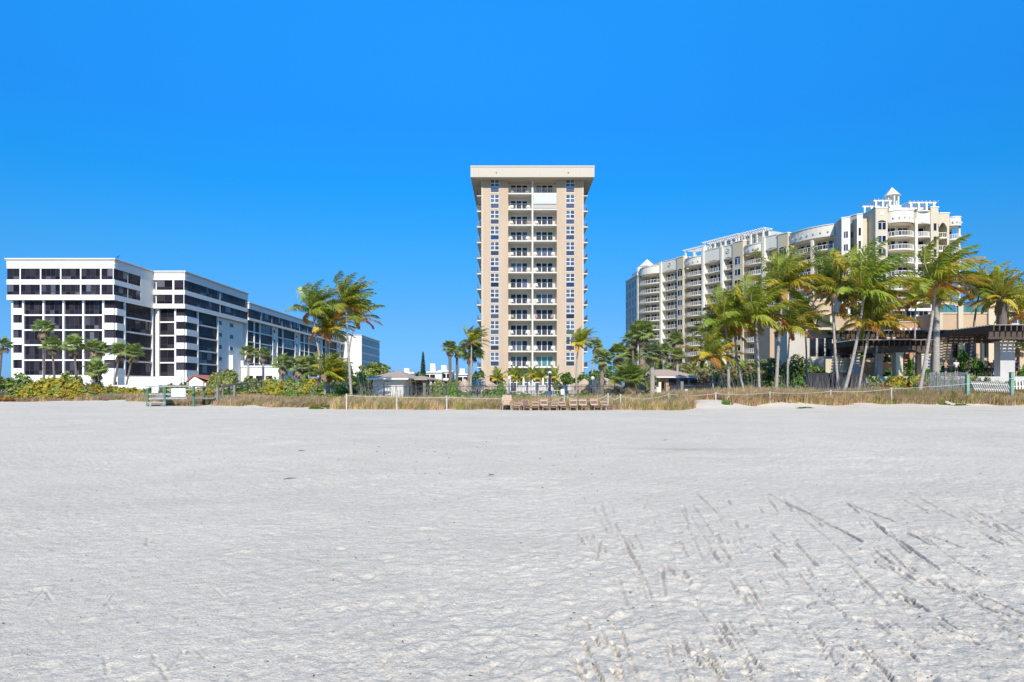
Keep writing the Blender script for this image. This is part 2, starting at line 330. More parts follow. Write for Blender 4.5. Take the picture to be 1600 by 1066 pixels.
def sand_material():
    m = bpy.data.materials.new('sand'); m.use_nodes = True; N = m.node_tree.nodes; L = m.node_tree.links; b = N['Principled BSDF']; b.inputs['Roughness'].default_value = .95
    b.inputs['Specular IOR Level'].default_value = .15
    g = N.new('ShaderNodeNewGeometry')
    def nz(sc, det, vec=None, ro=.6):
        n = N.new('ShaderNodeTexNoise'); n.inputs['Scale'].default_value = sc; n.inputs['Detail'].default_value = det; n.inputs['Roughness'].default_value = ro; L.new(vec or g.outputs['Position'], n.inputs['Vector']); return n
    def ramp(n, p0, c0, p1, c1):
        r = N.new('ShaderNodeValToRGB'); r.color_ramp.elements[0].position = p0; r.color_ramp.elements[1].position = p1; r.color_ramp.elements[0].color = (*c0, 1); r.color_ramp.elements[1].color = (*c1, 1); L.new(n.outputs[0], r.inputs[0]); return r
    def mul(a, c):
        x = N.new('ShaderNodeMix'); x.data_type = 'RGBA'; x.blend_type = 'MULTIPLY'; x.inputs[0].default_value = 1; L.new(a, x.inputs[6]); L.new(c, x.inputs[7]); return x.outputs[2]
    base = ramp(nz(.8, 4), .35, (.78,.67,.505), .68, (.84,.725,.545))
    fine = ramp(nz(11, 8, ro=.85), 0.38, (.82,.82,.82), .56, (1,1,1))
    grit = ramp(nz(55, 4, ro=.9), 0.39, (.68,.675,.67), .52, (1,1,1))
    mp = N.new('ShaderNodeMapping'); mp.inputs['Scale'].default_value = (.045, .22, 1); mp.inputs['Location'].default_value = (3, 1.7, 0); L.new(g.outputs['Position'], mp.inputs[0])
    damp_and_shade = ramp(nz(1, 3, mp.outputs[0]), .30, (.80,.79,.76), .37, (1,1,1))  # broad noise streaks of damp sand
    # scattered dark grains and bits of weed
    sp_ = ramp(nz(22, 2, ro=.6), 0.24, (.35,.33,.31), .27, (1,1,1))
    broad = ramp(nz(.16, 3), .35, (.925,.925,.93), .62, (1,1,1))
    c = mul(mul(mul(mul(mul(base.outputs[0], fine.outputs[0]), grit.outputs[0]), damp_and_shade.outputs[0]), sp_.outputs[0]), broad.outputs[0])
    an = N.new('ShaderNodeAttribute'); an.attribute_name = 'damp_and_shade'; dm = N.new('ShaderNodeMix'); dm.data_type = 'RGBA'; L.new(an.outputs['Fac'], dm.inputs[0]); L.new(c, dm.inputs[6]); dm.inputs[7].default_value = (.20,.19,.178,1); c = dm.outputs[2]  # mixes the painted groove shade into the sand colour
    L.new(c, b.inputs['Base Color'])
    n1 = nz(45, 6, ro=.7); bp = N.new('ShaderNodeBump'); bp.inputs['Strength'].default_value = .7; bp.inputs['Distance'].default_value = .02; L.new(n1.outputs[0], bp.inputs['Height'])
    n2 = nz(7, 4, ro=.6); bp2 = N.new('ShaderNodeBump'); bp2.inputs['Strength'].default_value = .3; bp2.inputs['Distance'].default_value = .08; L.new(n2.outputs[0], bp2.inputs['Height']); L.new(bp.outputs[0], bp2.inputs['Normal'])
    L.new(bp2.outputs[0], b.inputs['Normal']); M['sand'] = m
sand_material()
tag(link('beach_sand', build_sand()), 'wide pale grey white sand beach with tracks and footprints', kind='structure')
mat('inland_ground', (.16,.15,.08), .95, var=.4, scale=.08, detail=8)
_g = MB()
_xs = [-5000,-1500,-500,-200,-120,-60,0,60,120,200,500,1500,5000]; _ys = [76,110,160,300,700,2000,6000]
for i, y in enumerate(_ys):
    for j, x in enumerate(_xs): _g.v.append((x, y, (.27 if y < 100 else .22)))
_g.n = len(_g.v); _k = len(_xs)
for i in range(len(_ys)-1):
    for j in range(_k-1): _g.f.append((i*_k+j, i*_k+j+1, (i+1)*_k+j+1, (i+1)*_k+j))
tag(_g.build('inland_ground', 'inland_ground'), 'flat land behind the dunes', kind='structure')
# ================================================================ PLANTS
WIND = np.array([1.0, .12, 0.05])
def unit(v): return v/np.linalg.norm(v)
def frond_mesh(name, az, el, Lf, wind, droop, seed, m, nleaf=62, lw=.072, ll=.95):
    rs = np.random.RandomState(seed); n = 14; p = np.zeros(3); d = np.array([math.cos(az)*math.cos(el), math.sin(az)*math.cos(el), math.sin(el)])
    P = [p.copy()]; D = [d.copy()]
    for i in range(n):
        t = i/n; d = unit(d+(WIND*wind*(.25+t)+np.array([0,0,-droop])*(.2+t*1.3))/n*1.6); p = p+d*Lf/n; P.append(p.copy()); D.append(d.copy())
    P = np.array(P); D = np.array(D); V = []; Q = []
    up = np.array([0,0,1.])
    for i in range(n+1):      # rachis, three sided
        w = .045*(1-i/n)+.008; s_ = unit(np.cross(D[i], up+.01)); u_ = np.cross(s_, D[i])
        V += [P[i]+s_*w, P[i]-s_*w, P[i]-u_*w*.8]
        if i: a = 3*(i-1); b = 3*i; Q += [(a,a+1,b+1,b),(a+1,a+2,b+2,b+1),(a+2,a,b,b+2)]
    nq = len(Q)
    for k in range(nleaf):
        t = .10+.90*(k+.5)/nleaf; f = t*n; i = min(int(f), n-1); q = f-i
        c = P[i]*(1-q)+P[i+1]*q; dd = unit(D[i]*(1-q)+D[i+1]*q); s_ = unit(np.cross(dd, up+.01)); u_ = np.cross(s_, dd)
        L_ = ll*(math.sin(math.pi*(.14+.80*t)))**.7*Lf/3.4
        for sg in (-1, 1):
            if rs.rand() < .04: continue
            l = L_*rs.uniform(.75, 1.1)
            ld = unit(s_*sg*rs.uniform(.75,1.0)+dd*(.45+.5*t)+u_*.25*rs.uniform(0,1)+WIND*wind*rs.uniform(.3,.7)-up*rs.uniform(.15,.65))
            l2 = unit(ld+WIND*wind*rs.uniform(.3,.8)-up*rs.uniform(.35,1.0)*(.5+droop)); wv = unit(np.cross(ld, u_*rs.uniform(.4,1)+s_*rs.uniform(-.5,.5)+dd*.2))*lw*.5
            b = len(V); mid = c+ld*l*.5; tip = mid+l2*l*.5
            V += [c-wv*.6, c+wv*.6, mid+wv, mid-wv, tip+wv*.12, tip-wv*.12]; Q += [(b,b+1,b+2,b+3),(b+3,b+2,b+4,b+5)]
    mi = np.zeros(len(Q), dtype=np.int32); mi[:nq] = 1
    return np_mesh(name, V, Q, [m, 'frond_rib'], mi)
GA = math.pi*(3-5**.5)
def frond_set(seed, n, wind, Lf, **k):
    out = []; rs = np.random.RandomState(seed)
    for i in range(n):
        az = i*GA+rs.uniform(-.2,.2); f = (i+.5)/n; el = R(86-92*f**1.15)+rs.uniform(-.12,.12)
        m = 'palm_green' if f < .42 else ('palm_yellow' if rs.rand() < .5 else 'palm_green')
        if f > .88: m = 'palm_dry' if rs.rand() < .55 else 'palm_brown'
        if f > .3 and rs.rand() < .1: m = 'palm_dark'
        w = wind*rs.uniform(.75,1.2)
        out.append(frond_mesh('frond', az, el, Lf*rs.uniform(.85,1.08)*(.8 if f < .08 else (1 if f < .88 else .72)), w*(1 if f < .88 else 1.2), .28+.75*f if f < .88 else 1.25, seed*100+i, m, **k))
    return out
COCO = [frond_set(11, 33, 1.15, 4.1), frond_set(12, 31, 1.35, 4.0), frond_set(13, 34, 1.0, 4.1), frond_set(17, 30, 1.5, 4.0), frond_set(19, 34, .9, 4.2)]
ARECA = frond_set(14, 16, .35, 2.2, nleaf=34, lw=.10)
DATE = []
for i in range(46):
    f = (i+.5)/46; DATE.append(frond_mesh('frond', i*GA, R(80-95*f), 3.0, .35, .25+.5*f, 900+i, 'palm_yellow' if i % 3 == 0 or f > .75 else 'palm_green', nleaf=52, lw=.07, ll=.55))
def trunk_mb(pts, r0, r1, k=9, n=16, flare=1.35, knobs=0, seed=0):
    """smooth curve through three or more points, tapered, flared at the foot, faint leaf-scar rings"""
    P = [Vector(p) for p in pts]; out = []; rad = []; rs = random.Random(seed)
    if len(P) == 2: P = [P[0], (P[0]+P[1])/2, P[1]]
    if len(P) == 3:
        c = P[1]*2-(P[0]+P[2])*.5; curve = lambda t: P[0]*(1-t)**2+c*2*t*(1-t)+P[2]*t*t
    for i in range(n*2+1):
        t = i/(n*2); out.append(curve(t)); r = r0+(r1-r0)*t
        if t < .12: r *= 1+(flare-1)*(1-t/.12)**2
        r *= 1+(.05 if i % 2 else -.03)+knobs*rs.uniform(-1, 1)
        rad.append(r)
    b = MB(); b.tube(out, rad, k); return b
def coconut(label, base, mid, top, fset, sc=1.0, rz=0.0, group='windblown coconut palms', r=.15, skip=(), tm='trunk_pale', name='coconut_palm', cat='palm tree', dry=True):
    base = Vector(base); top = Vector(top); mid = Vector(mid) if mid is not None else None
    t = thing(name, label, cat, base, 0, group); W = WM[t]
    loc = [Vector((0,0,-.2)), (mid-base) if mid is not None else (top-base)/2, top-base]
    trunk_mb(loc, r, r*.62).build('trunk', tm, t, W, smooth=True)
    CW = W @ Matrix.Translation(top-base); rr = random.Random(int(abs(top.x*100)))
    cb = MB(); cb.tube([(0,0,-.35),(0,0,0),(0,0,.35)], [r*.75, r*1.25, r*.4], 7); cb.build('crown_shaft', 'boot_brown', t, CW, smooth=True)
    for i, me in enumerate(fset):
        if i in skip: continue
        s = sc*rr.uniform(.88, 1.1)
        link('frond', me, t, CW @ Matrix.Rotation(rz+rr.uniform(-.22,.22), 4, 'Z') @ Matrix.Rotation(rr.uniform(-.12,.12), 4, 'X') @ Matrix.Scale(s, 4))
    if dry:
        cn = cached('nuts', 'coconut_cluster', 'palm_brown', lambda b: [b.tube([(.18*math.cos(a),.18*math.sin(a),-.30),(.22*math.cos(a),.22*math.sin(a),-.18),(.18*math.cos(a),.18*math.sin(a),-.06)], [.03,.11,.03], 6) for a in [k*1.05 for k in range(6)]], True)
        link('coconut_cluster', cn, t, CW)
    return t
# fan leaves of the cabbage palm
def fan_mesh(seed, m, droop=.5, nseg=24, Rf=1.0, stem=.95):
    rs = np.random.RandomState(seed); V = []; Q = []
    V += [np.array(p) for p in [(0,-.02,0),(0,.02,0),(0,0,-.03),(stem,-.012,0),(stem,.012,0),(stem,0,-.02)]]; Q += [(0,1,4,3),(1,2,5,4),(2,0,3,5)]
    for k in range(nseg):
        a = R(-125+250*(k+.5)/nseg); l = Rf*(.72+.28*math.cos(a*.6))*rs.uniform(.85,1.08); o = np.array([stem+.12*math.cos(a*.3),0,0])
        d1 = np.array([math.cos(a), math.sin(a), .12*abs(math.sin(a))-.05]); d1 = unit(d1); w = np.array([-math.sin(a), math.cos(a), .55*(1 if k % 2 else -1)]); w = unit(w)*.065*Rf
        mid = o+d1*l*.55; d2 = unit(d1+np.array([0,0,-droop*rs.uniform(.6,1.6)])); tip = mid+d2*l*.5
        b = len(V); V += [o-w*.3, o+w*.3, mid+w, mid-w, tip+w*.1, tip-w*.1]; Q += [(b,b+1,b+2,b+3),(b+3,b+2,b+4,b+5)]
    return np_mesh('fan_leaf', V, Q, [m])
FAN = {k: [fan_mesh(s+i, m, d) for i in range(4)] for k, s, m, d in (('green',40,'sabal_green',.5),('bright',50,'sabal_bright',.5),('grey',60,'sabal_grey',.6),('dry',70,'palm_brown',1.6))}
def sabal(label, base, top, cr, kind='green', n=34, r=.17, group='cabbage palms', tm='trunk_brown', mid=None, spread=1.0, wind=.25, low=-35, name='cabbage_palm', skirt=4, boots=True):
    """cr: crown radius in metres"""
    base = Vector(base); top = Vector(top); t = thing(name, label, 'palm tree', base, 0, group); W = WM[t]
    if (top-base).length > .5:
        loc = [Vector((0,0,-.2)), (Vector(mid)-base) if mid is not None else (top-base)*.5+Vector((.03,0,0)), top-base]
        trunk_mb(loc, r, r*.85, knobs=.08, seed=int(abs(base.x*10))).build('trunk', tm, t, W, smooth=True)
        if boots:
            b = MB(); b.tube([(top-base)+Vector((0,0,-cr*.55)), (top-base)+Vector((0,0,-cr*.2)), (top-base)+Vector((0,0,.1))], [r*.9, r*1.6, r*.9], 9); b.build('leaf_boots', 'boot_brown', t, W)
    CW = W @ Matrix.Translation(top-base); rr = random.Random(int(abs(base.x*97+base.y*13))); sc = cr/1.75
    for i in range(n):
        f = (i+.5)/n; el = R(85-(85-low)*f**.85)+rr.uniform(-.1,.1); az = i*GA+rr.uniform(-.2,.2)
        fs = FAN['dry'] if i >= n-skirt else (FAN[kind] if rr.random() < .8 else FAN['bright'])
        if i >= n-skirt: el = R(-60)
        d = Vector((math.cos(az)*math.cos(el)*spread+wind*.6, math.sin(az)*math.cos(el)*spread, math.sin(el))).normalized()
        q = d.to_track_quat('X', 'Z').to_matrix().to_4x4()
        link('fan_leaf', fs[i % 4], t, CW @ q @ Matrix.Rotation(rr.uniform(-.5,.5), 4, 'X') @ Matrix.Scale(sc*rr.uniform(.85,1.12), 4))
    return t
# leafy crowns
def leaf_cloud(name, lobes, n, size, mats, seed, flat=.35, shell=.55, probs=None, aspect=.6, up=.3):
    rs = np.random.RandomState(seed); lobes = np.array(lobes, float); vol = lobes[:,3]*lobes[:,4]*lobes[:,5]; pick = rs.choice(len(lobes), n, p=(vol**.75)/(vol**.75).sum())
    u = rs.normal(size=(n,3)); u /= np.linalg.norm(u, axis=1)[:,None]; rad = shell+(1-shell)*rs.rand(n)**.6; rad *= 1+.18*rs.normal(size=n)*.5
    # clumping: leaves gather round sub-centres
    c = lobes[pick,:3]+u*lobes[pick,3:6]*rad[:,None]
    K = max(12, n//45); cc = c[rs.choice(n, K)]; j = rs.randint(0, K, n); near = np.argmin(((c[:,None,:]-cc[None,:,:])**2).sum(-1), axis=1) if n*K < 2.5e6 else j
    c = c+(cc[near]-c)*rs.uniform(.15,.5,size=(n,1))
    nrm = u*1.0+rs.normal(size=(n,3))*.7+np.array([0,0,up]); nrm /= np.linalg.norm(nrm, axis=1)[:,None]
    t = np.cross(nrm, rs.normal(size=(n,3))); t /= np.linalg.norm(t, axis=1)[:,None]; b = np.cross(nrm, t)
    s = size*rs.uniform(.6,1.35,size=(n,1)); L_ = t*s*.5; Wd = b*s*.5*aspect; bend = nrm*s*.12
    V = np.stack([c-L_, c+Wd*.9-bend*0+nrm*0, c+L_-bend*2, c-Wd*.9], 1).reshape(-1,3)
    Q = np.arange(n*4).reshape(n,4)
    clump_m = rs.choice(len(mats), K, p=probs); mi = clump_m[near]; mi = np.where(rs.rand(n) < .2, rs.choice(len(mats), n, p=probs), mi)
    return np_mesh(name, V, Q, mats, mi)
def rl(seed, n, rx, ry, rz, h0=.0):    # random dome of lobes
    rs = random.Random(seed); out = []
    for i in range(n):
        a = rs.uniform(0, 6.28); q = rs.random()**.6; x = rx*.7*q*math.cos(a); y = ry*.7*q*math.sin(a)
        hz = rz*(1-.55*q)*rs.uniform(.7,1.1); s = rs.uniform(.32,.5)
        out.append((x, y, h0+hz*.55, rx*s, ry*s, hz*.55))
    return out
SHRUB = {
 'green': [leaf_cloud('foliage', rl(i, 7, 1, 1, 1), 2600, .13, ['leaf_green','leaf_mid'], i) for i in (1,2)],
 'olive': [leaf_cloud('foliage', rl(i, 7, 1, 1, 1), 2600, .13, ['leaf_olive','leaf_mid'], i) for i in (3,4)],
 'grape': [leaf_cloud('foliage', rl(i, 8, 1, 1, 1), 2200, .16, ['leaf_grape','leaf_mid','leaf_orange'], i, probs=[.72,.2,.08], aspect=.95) for i in (5,6)],
 'bright': [leaf_cloud('foliage', rl(i, 6, 1, 1, 1), 1500, .15, ['leaf_bright','leaf_tropic'], i) for i in (7,)],
 'dry': [leaf_cloud('foliage', rl(i, 7, 1, 1, 1), 1500, .09, ['leaf_dry','branch_grey','leaf_olive'], i, aspect=.35) for i in (8,9)],
 'tropic': [leaf_cloud('foliage', rl(i, 7, 1, 1, 1), 900, .34, ['leaf_tropic','leaf_bright','leaf_green'], i, aspect=.35, up=.8) for i in (10,)],
 'red': [leaf_cloud('foliage', rl(i, 6, 1, 1, 1), 1100, .13, ['leaf_red','leaf_orange','leaf_mid'], i) for i in (12,)],
 'dark': [leaf_cloud('foliage', rl(i, 7, 1, 1, 1), 2600, .12, ['leaf_green','palm_dark'], i) for i in (13,)],
}
def stems_mesh(seed, n=7):
    b = MB(); r = random.Random(seed)
    for i in range(n):
        a = r.uniform(0,6.28); q = r.uniform(.2,.75); b.tube([(0,0,-.1),(.35*q*math.cos(a),.35*q*math.sin(a),.25),(q*math.cos(a),q*math.sin(a),r.uniform(.45,.8))], [.035,.025,.01], 5)
    return b.mesh('branches', 'branch_grey', True)
STEMS = [stems_mesh(1), stems_mesh(2)]
_bi = [0]
def bush(label, x, y, rx, rz, kind='green', ry=None, group=None, cat='bush', name='shrub', z=None):
    ry = ry or rx*.8; _bi[0] += 1; i = _bi[0]; z = G(x, y)-.05 if z is None else z
    t = thing(name, label, cat, (x, y, z), 0, group); W = WM[t] @ Matrix.Rotation(i*1.7, 4, 'Z'); r2 = (rx+ry)/2
    S = Matrix.Diagonal((r2, r2, rz, 1))
    link('foliage', SHRUB[kind][i % len(SHRUB[kind])], t, WM[t] @ Matrix.Diagonal((rx/r2, ry/r2, 1, 1)) @ Matrix.Rotation(i*1.7, 4, 'Z') @ S)
    link('branches', STEMS[i % 2], t, W @ S)
    return t
def tree(label, x, y, h, rx, kind, seed, n=5200, size=.26, mats=None, base=.35, group=None, lean=0, z=None, cat='tree', name='broadleaf_tree', ry=None, probs=None, aspect=.6, tm='branch_grey'):
    z = G(x, y) if z is None else z; t = thing(name, label, cat, (x, y, z), 0, group); W = WM[t]; rs = random.Random(seed); ry = ry or rx*.8
    lob = []
    for i in range(9):
        a = rs.uniform(0,6.28); q = rs.random()**.6; hz = h*(base+(1-base)*rs.uniform(.35,.8)*(1-.4*q)); s = rs.uniform(.3,.45)
        lob.append((lean+rx*.68*q*math.cos(a), ry*.68*q*math.sin(a), hz, rx*s, ry*s, h*(1-base)*rs.uniform(.2,.32)))
    link('crown', leaf_cloud('crown', lob, n, size, mats or ['leaf_green','leaf_mid'], seed, probs=probs, aspect=aspect), t, W)
    b = MB(); b.tube([(0,0,-.2),(lean*.3,0,h*base*.6),(lean*.7,0,h*base)], [h*.028,h*.02,h*.016], 7)
    for l in lob[:7]: b.tube([(lean*.5,0,h*base*.75),((l[0]+lean*.5)/2,l[1]/2,(h*base+l[2])/2),(l[0],l[1],l[2])], [h*.014,h*.009,h*.004], 5)
    b.build('trunk', tm, t, W, smooth=True); return t
# ================================================================ BUILDING PARTS
def window(parent, W, u0, z0, w, h, nc=2, nr=1, fm='bronze_frame', gm='dark_glass', fw=.07, mw=.05, d=0.0, panes='each', th=.08, name='window', rows=None):
    """framed window on the plane y=d of frame W; panes are children of the frame"""
    rows = rows or [i/nr for i in range(nr+1)]
    def fr(b):
        b.box(0, w, 0, th, 0, fw); b.box(0, w, 0, th, h-fw, h); b.box(0, fw, 0, th, fw, h-fw); b.box(w-fw, w, 0, th, fw, h-fw)
        for i in range(1, nc): b.box(w*i/nc-mw/2, w*i/nc+mw/2, .004, th, fw, h-fw)
        for j in rows[1:-1]: b.box(fw, w-fw, .008, th, h*j-mw/2, h*j+mw/2)
    me = cached(('win', fm, round(w,3), round(h,3), nc, tuple(rows), fw, mw, th), name, fm, fr)
    WW = W @ T(u0, d, z0); o = link(name, me, parent, WW)
    g = gm if not callable(gm) else gm
    if panes == 'each':
        for i in range(nc):
            for j in range(len(rows)-1):
                mtl = g(i, j) if callable(g) else g
                cbox('pane', mtl, o, WW, w*i/nc+.012, w*(i+1)/nc-.012, th*.45, th*.45+.03, h*rows[j]+.012, h*rows[j+1]-.012)
    else:
        mtl = g(0, 0) if callable(g) else g
        cbox('pane', mtl, o, WW, .01, w-.01, th*.45, th*.45+.03, .01, h-.01)
    return o
rg = random.Random(77)
# ---------------------------------------------------------------- the tower
TY = 133.0; TX0, TX1 = xat(752.3, TY), xat(911.7, TY)
SP = 3.075; TOPZ = 39.4; SL = [TOPZ-SP*k for k in range(12)]       # floor slabs, top first
tower = thing('apartment_tower', 'tall narrow beige apartment tower with balconies under a wide overhanging flat roof', 'building', (4.0, TY, .2))
W0 = FR(0, TY, 0)
xw = lambda px: xat(px, TY)
ZW = 42.35; DEP = 20
# wall: two front wings, flanks, back and inner core, built as butted slabs
BL, BR, MID = xw(794), xw(870), xw(832)
b = MB()
wl0, wl1 = xw(766), xw(780); wr0, wr1 = xw(884), xw(898)
for (a0, a1, c0, c1) in ((TX0, wl0, wl1, BL), (BR, wr0, wr1, TX1)):
    b.box(a0, a1, 0, .3, .2, ZW); b.box(c0, c1, 0, .3, .2, ZW)
    for k in range(12):   # window strip: solid pieces between openings
        zs = SL[k]; zt = ZW if k == 0 else SL[k-1]
        b.box(a1, c0, 0, .3, zs-.12 if k == 11 else zs-.10, zs+.10)
        b.box(a1, c0, .05, .3, zs+1.12, zs+1.22)
        if k == 0: b.box(a1, c0, 0, .3, zs+2.62, ZW)
        else: b.box(a1, c0, 0, .3, zs+2.82, zt-.10)
b.box(wl0, wl1, 0, .3, .2, SL[11]-.12); b.box(wr0, wr1, 0, .3, .2, SL[11]-.12)
b.box(TX0, TX0+.3, .3, DEP, .2, ZW); b.box(TX1-.3, TX1, .3, DEP, .2, ZW); b.box(TX0+.3, TX1-.3, DEP-.3, DEP, .2, ZW)
b.box(TX0+.3, BL-.2, 1.0, 1.2, .2, ZW); b.box(BR+.2, TX1-.3, 1.0, 1.2, .2, ZW)
wall_t = b.build('wall', 'beige_stucco', tower, W0)
b = MB(); b.box(BL-.2, BR+.2, 2.1, 2.3, .2, ZW)       # recessed wall behind the balconies, with cheeks
b.box(BL-.2, BL, .3, 2.1, .2, ZW); b.box(BR, BR+.2, .3, 2.1, .2, ZW)
b.build('balcony_recess_wall', 'balcony_wall', tower, W0)
b = MB(); b.box(MID-.16, MID+.16, -.06, 2.1, .2, ZW); b.build('dividing_pier', 'slab_white', tower, W0)
for x0, x1 in ((TX0-.02, TX0+.28), (TX1-.28, TX1+.02)):
    MB().box(x0, x1, -.07, -.004, .2, ZW).build('corner_pilaster', 'beige_light', tower, W0)
# roof: ribbed metal fascia with soffit
RX0, RX1 = xat(735.5, 131), xat(928.6, 131); ZB, ZT = 41.95, 44.1
rf = MB().box(RX0+.08, RX1-.08, -1.92, DEP+1.9, ZB+.12, ZT-.05).build('roof', 'roof_metal', tower, W0)
MB().box(RX0+.1, RX1-.1, -1.9, DEP+1.88, ZB, ZB+.116).build('soffit', 'soffit', rf, W0)
nrib = 46
for i in range(nrib):      # standing seam panels of the fascia
    w = (RX1-RX0)/nrib; cbox('fascia_panel', 'roof_metal', rf, W0, RX0+i*w+.035, RX0+(i+1)*w-.035, -2.0, -1.924, ZB-.05, ZT-.28)
b = MB()
for i in range(nrib+1): x = RX0+i*(RX1-RX0)/nrib; b.box(x-.03, x+.03, -2.04, -1.924, ZB-.05, ZT-.28)
for i in range(60):
    y = -1.9+i*(DEP+3.8)/60
    for sx in (RX0, RX1-.078): b.box(sx, sx+.078, y, y+.33, ZB-.05, ZT-.28)
b.build('fascia_seams', 'roof_metal', rf, W0)
MB().box(RX0-.06, RX1+.06, -2.08, DEP+2, ZT-.276, ZT).build('coping', 'beige_light', rf, W0)
for px in (775.5, 888): x = xat(px, 131); MB().tube([(x, -2.15, 42.75), (x, -2.0, 42.75)], .1, 8).build('flood_light', 'dark_metal', rf, W0)
# window strips
for s_, (x0, x1) in enumerate(((wl0, wl1), (wr0, wr1))):
    for k in range(12):
        zs = SL[k]; hh = 1.38 if k == 0 else 1.58
        gc = rg.choice(['shade_glass','shade_glass','shade_glass','spandrel']); gl = lambda i, j, gc=gc: gc
        window(tower, W0, x0+.02, zs+1.23, x1-x0-.04, hh, 2, 2, 'white_trim', gl, .07, .12, .04)
        window(tower, W0, x0+.02, zs+.11, x1-x0-.04, 1.0, 1, 1, 'white_trim', rg.choice(['spandrel','spandrel','shade_glass','blue_glass']), .06, .05, .04, name='spandrel_window')
    MB().box(x0-.18, x1+.18, -.12, -.003, SL[0]+2.62, SL[0]+2.72).build('window_hood', 'beige_light', tower, W0)
# balconies
def rail_mb(w, d=.06, h=1.02, gap=.14, pw=.022, rm=.05):
    def f(b):
        b.box(0, w, 0, d, h-.05, h); b.box(0, w, .015, d-.015, .08, .12)
        n = int(w/gap)
        for i in range(n+1): x = (w-pw)*i/n; b.box(x, x+pw, .02, .02+pw, .12, h-.05)
        for i in range(5): x = (w-.05)*i/4; b.box(x, x+.05, .005, .055, 0, h-.05)
    return f
nm = ['top','second','third','fourth','fifth','sixth','seventh','eighth','ninth','tenth','eleventh','twelfth']
for s_, (x0, x1) in enumerate(((BL+.01, MID-.17), (MID+.17, BR-.01))):
    for k in range(12):
        zs = SL[k]; bal = cbox('balcony', 'slab_white', tower, W0, x0, x1, -.10, 2.09, zs-.24, zs)
        w = x1-x0; rw = W0 @ T(x0, -.04, zs)
        link('railing', cached(('trail', round(w,2)), 'railing', 'rail_grey', rail_mb(w)), bal, rw)
        if s_ == 1 and k == 1: # closed white storm shutter
            sh = cbox('storm_shutter', 'shutter_white', bal, W0, x0+.03, x1-.03, -.09, -.05, zs+.05, zs+2.80)
            for q in range(12): cbox('shutter_slat', 'rail_grey' if q == 3 else ('soffit' if q < 3 else 'shutter_white'), sh, W0, x0+.06, x1-.06, -.13, -.093, zs+.08+q*.226, zs+.08+q*.226+.19)
            continue
        wx = x0+(.42 if s_ == 0 else .55); ww = w-(1.15 if s_ == 0 else 1.15)
        gc = rg.choice(['dark_glass','shade_glass','spandrel','dark_glass']); gm = lambda i, j, gc=gc: gc if rg.random() < .75 else 'dark_glass'
        if s_ == 1 and k == 11: gm = lambda i, j: 'teal_glass'
        window(tower, W0, wx, zs+.04, ww, 2.12, 3, 1, 'white_trim', gm, .09, .16, 2.0, name='sliding_door')
b = MB(); b.box(BL, MID-.16, -.05, 2.09, ZW-.5, ZW); b.box(MID+.16, BR, -.05, 2.09, ZW-.5, ZW); b.build('roof_beam', 'beige_light', tower, W0)
# ground storey openings
for x0, x1 in ((BL+.4, MID-.5), (MID+.5, BR-.4)):
    window(tower, W0, x0, .3, x1-x0, 3.2, 3, 2, 'white_trim', 'shade_glass', .12, .12, 2.0, name='glass_doors', rows=[0,.7,1])
    cbox('storm_shutter', 'shutter_white', tower, W0, x0, x1, 1.9, 1.99, 3.6, 4.4)
window(tower, W0, xw(765), .3, 2.6, 3.6, 2, 1, 'bronze_frame', 'dark_glass', .1, .1, -.1, name='entrance_door')
# side balconies
for sg, xa in ((-1, TX0), (1, TX1)):
    for k in range(12):
        zs = SL[k]
        for y0, y1 in ((1.4, 7.4), (9.6, 15.6)):
            xs0, xs1 = (xa-.95, xa-.003) if sg < 0 else (xa+.003, xa+.95)
            bal = cbox('balcony', 'slab_white', tower, W0, xs0, xs1, y0, y1, zs-.22, zs)
            def rf_(b, sg=sg, l=y1-y0):
                X = 0 if sg < 0 else .89; b.box(X, X+.05, 0, l, .97, 1.02); b.box(X, X+.05, 0, l, .08, .12); b.box(0, .94, 0, .05, .97, 1.02)
                for i in range(44): y = l*i/43; b.box(X+.01, X+.04, y, y+.03, .1, .98)
                for i in range(7): x = .02+i*.135; b.box(x, x+.03, .01, .04, 0, .98)
            link('railing', cached(('srail', sg), 'railing', 'rail_grey', rf_), bal, W0 @ T(xs0, y0, zs))
            def dr(b): b.box(0, .04, 0, 2.6, 0, 2.15)
            link('sliding_door', cached('sdoor', 'sliding_door', 'dark_glass', dr), tower, W0 @ T(xa-.045 if sg < 0 else xa+.005, y0+1.2, zs+.05))
b = MB(); b.box(4, 9, 8, 13, ZT, ZT+.9); b.build('plant_room', 'beige_light', tower, W0)
# chairs standing on the balconies
def patio_chair_mesh():
    b = MB()
    for x in (0, .5):
        for y in (0, .5): b.box(x, x+.05, y, y+.05, 0, .42)
        b.box(x, x+.05, 0, .55, .60, .64)
    b.box(0, .55, 0, .55, .40, .45); b.add([(0,.50,.45),(.55,.50,.45),(.55,.62,1.0),(0,.62,1.0),(0,.54,.45),(.55,.54,.45),(.55,.66,1.0),(0,.66,1.0)], BOXF)
    return b
_pc = [patio_chair_mesh().mesh('patio_chair', m) for m in ('white_paint', 'lounger_frame')]
for s_, x0 in enumerate((BL+.35, MID+.4)):
    for k in range(12):
        if s_ == 1 and k in (0, 1): continue
        for j in range(2):
            if rg.random() < .15: continue
            mi = 1 if (k in (2, 8) and rg.random() < .8) else 0
            x = x0+(.1 if j == 0 else 3.15)+rg.uniform(-.15,.15)
            o = link('patio_chair', _pc[mi], None, W0 @ T(x+.3, .75, SL[k]) @ Matrix.Rotation((.3 if j == 0 else -.3), 4, 'Z') @ T(-.27,-.3,0))
            tag(o, f"{'tan' if mi else 'white'} chair at the {'left' if j == 0 else 'right'} end of the tower's {nm[k]} {'left' if s_ == 0 else 'right'} balcony from the roof", 'chair', 'chairs on the tower balconies')
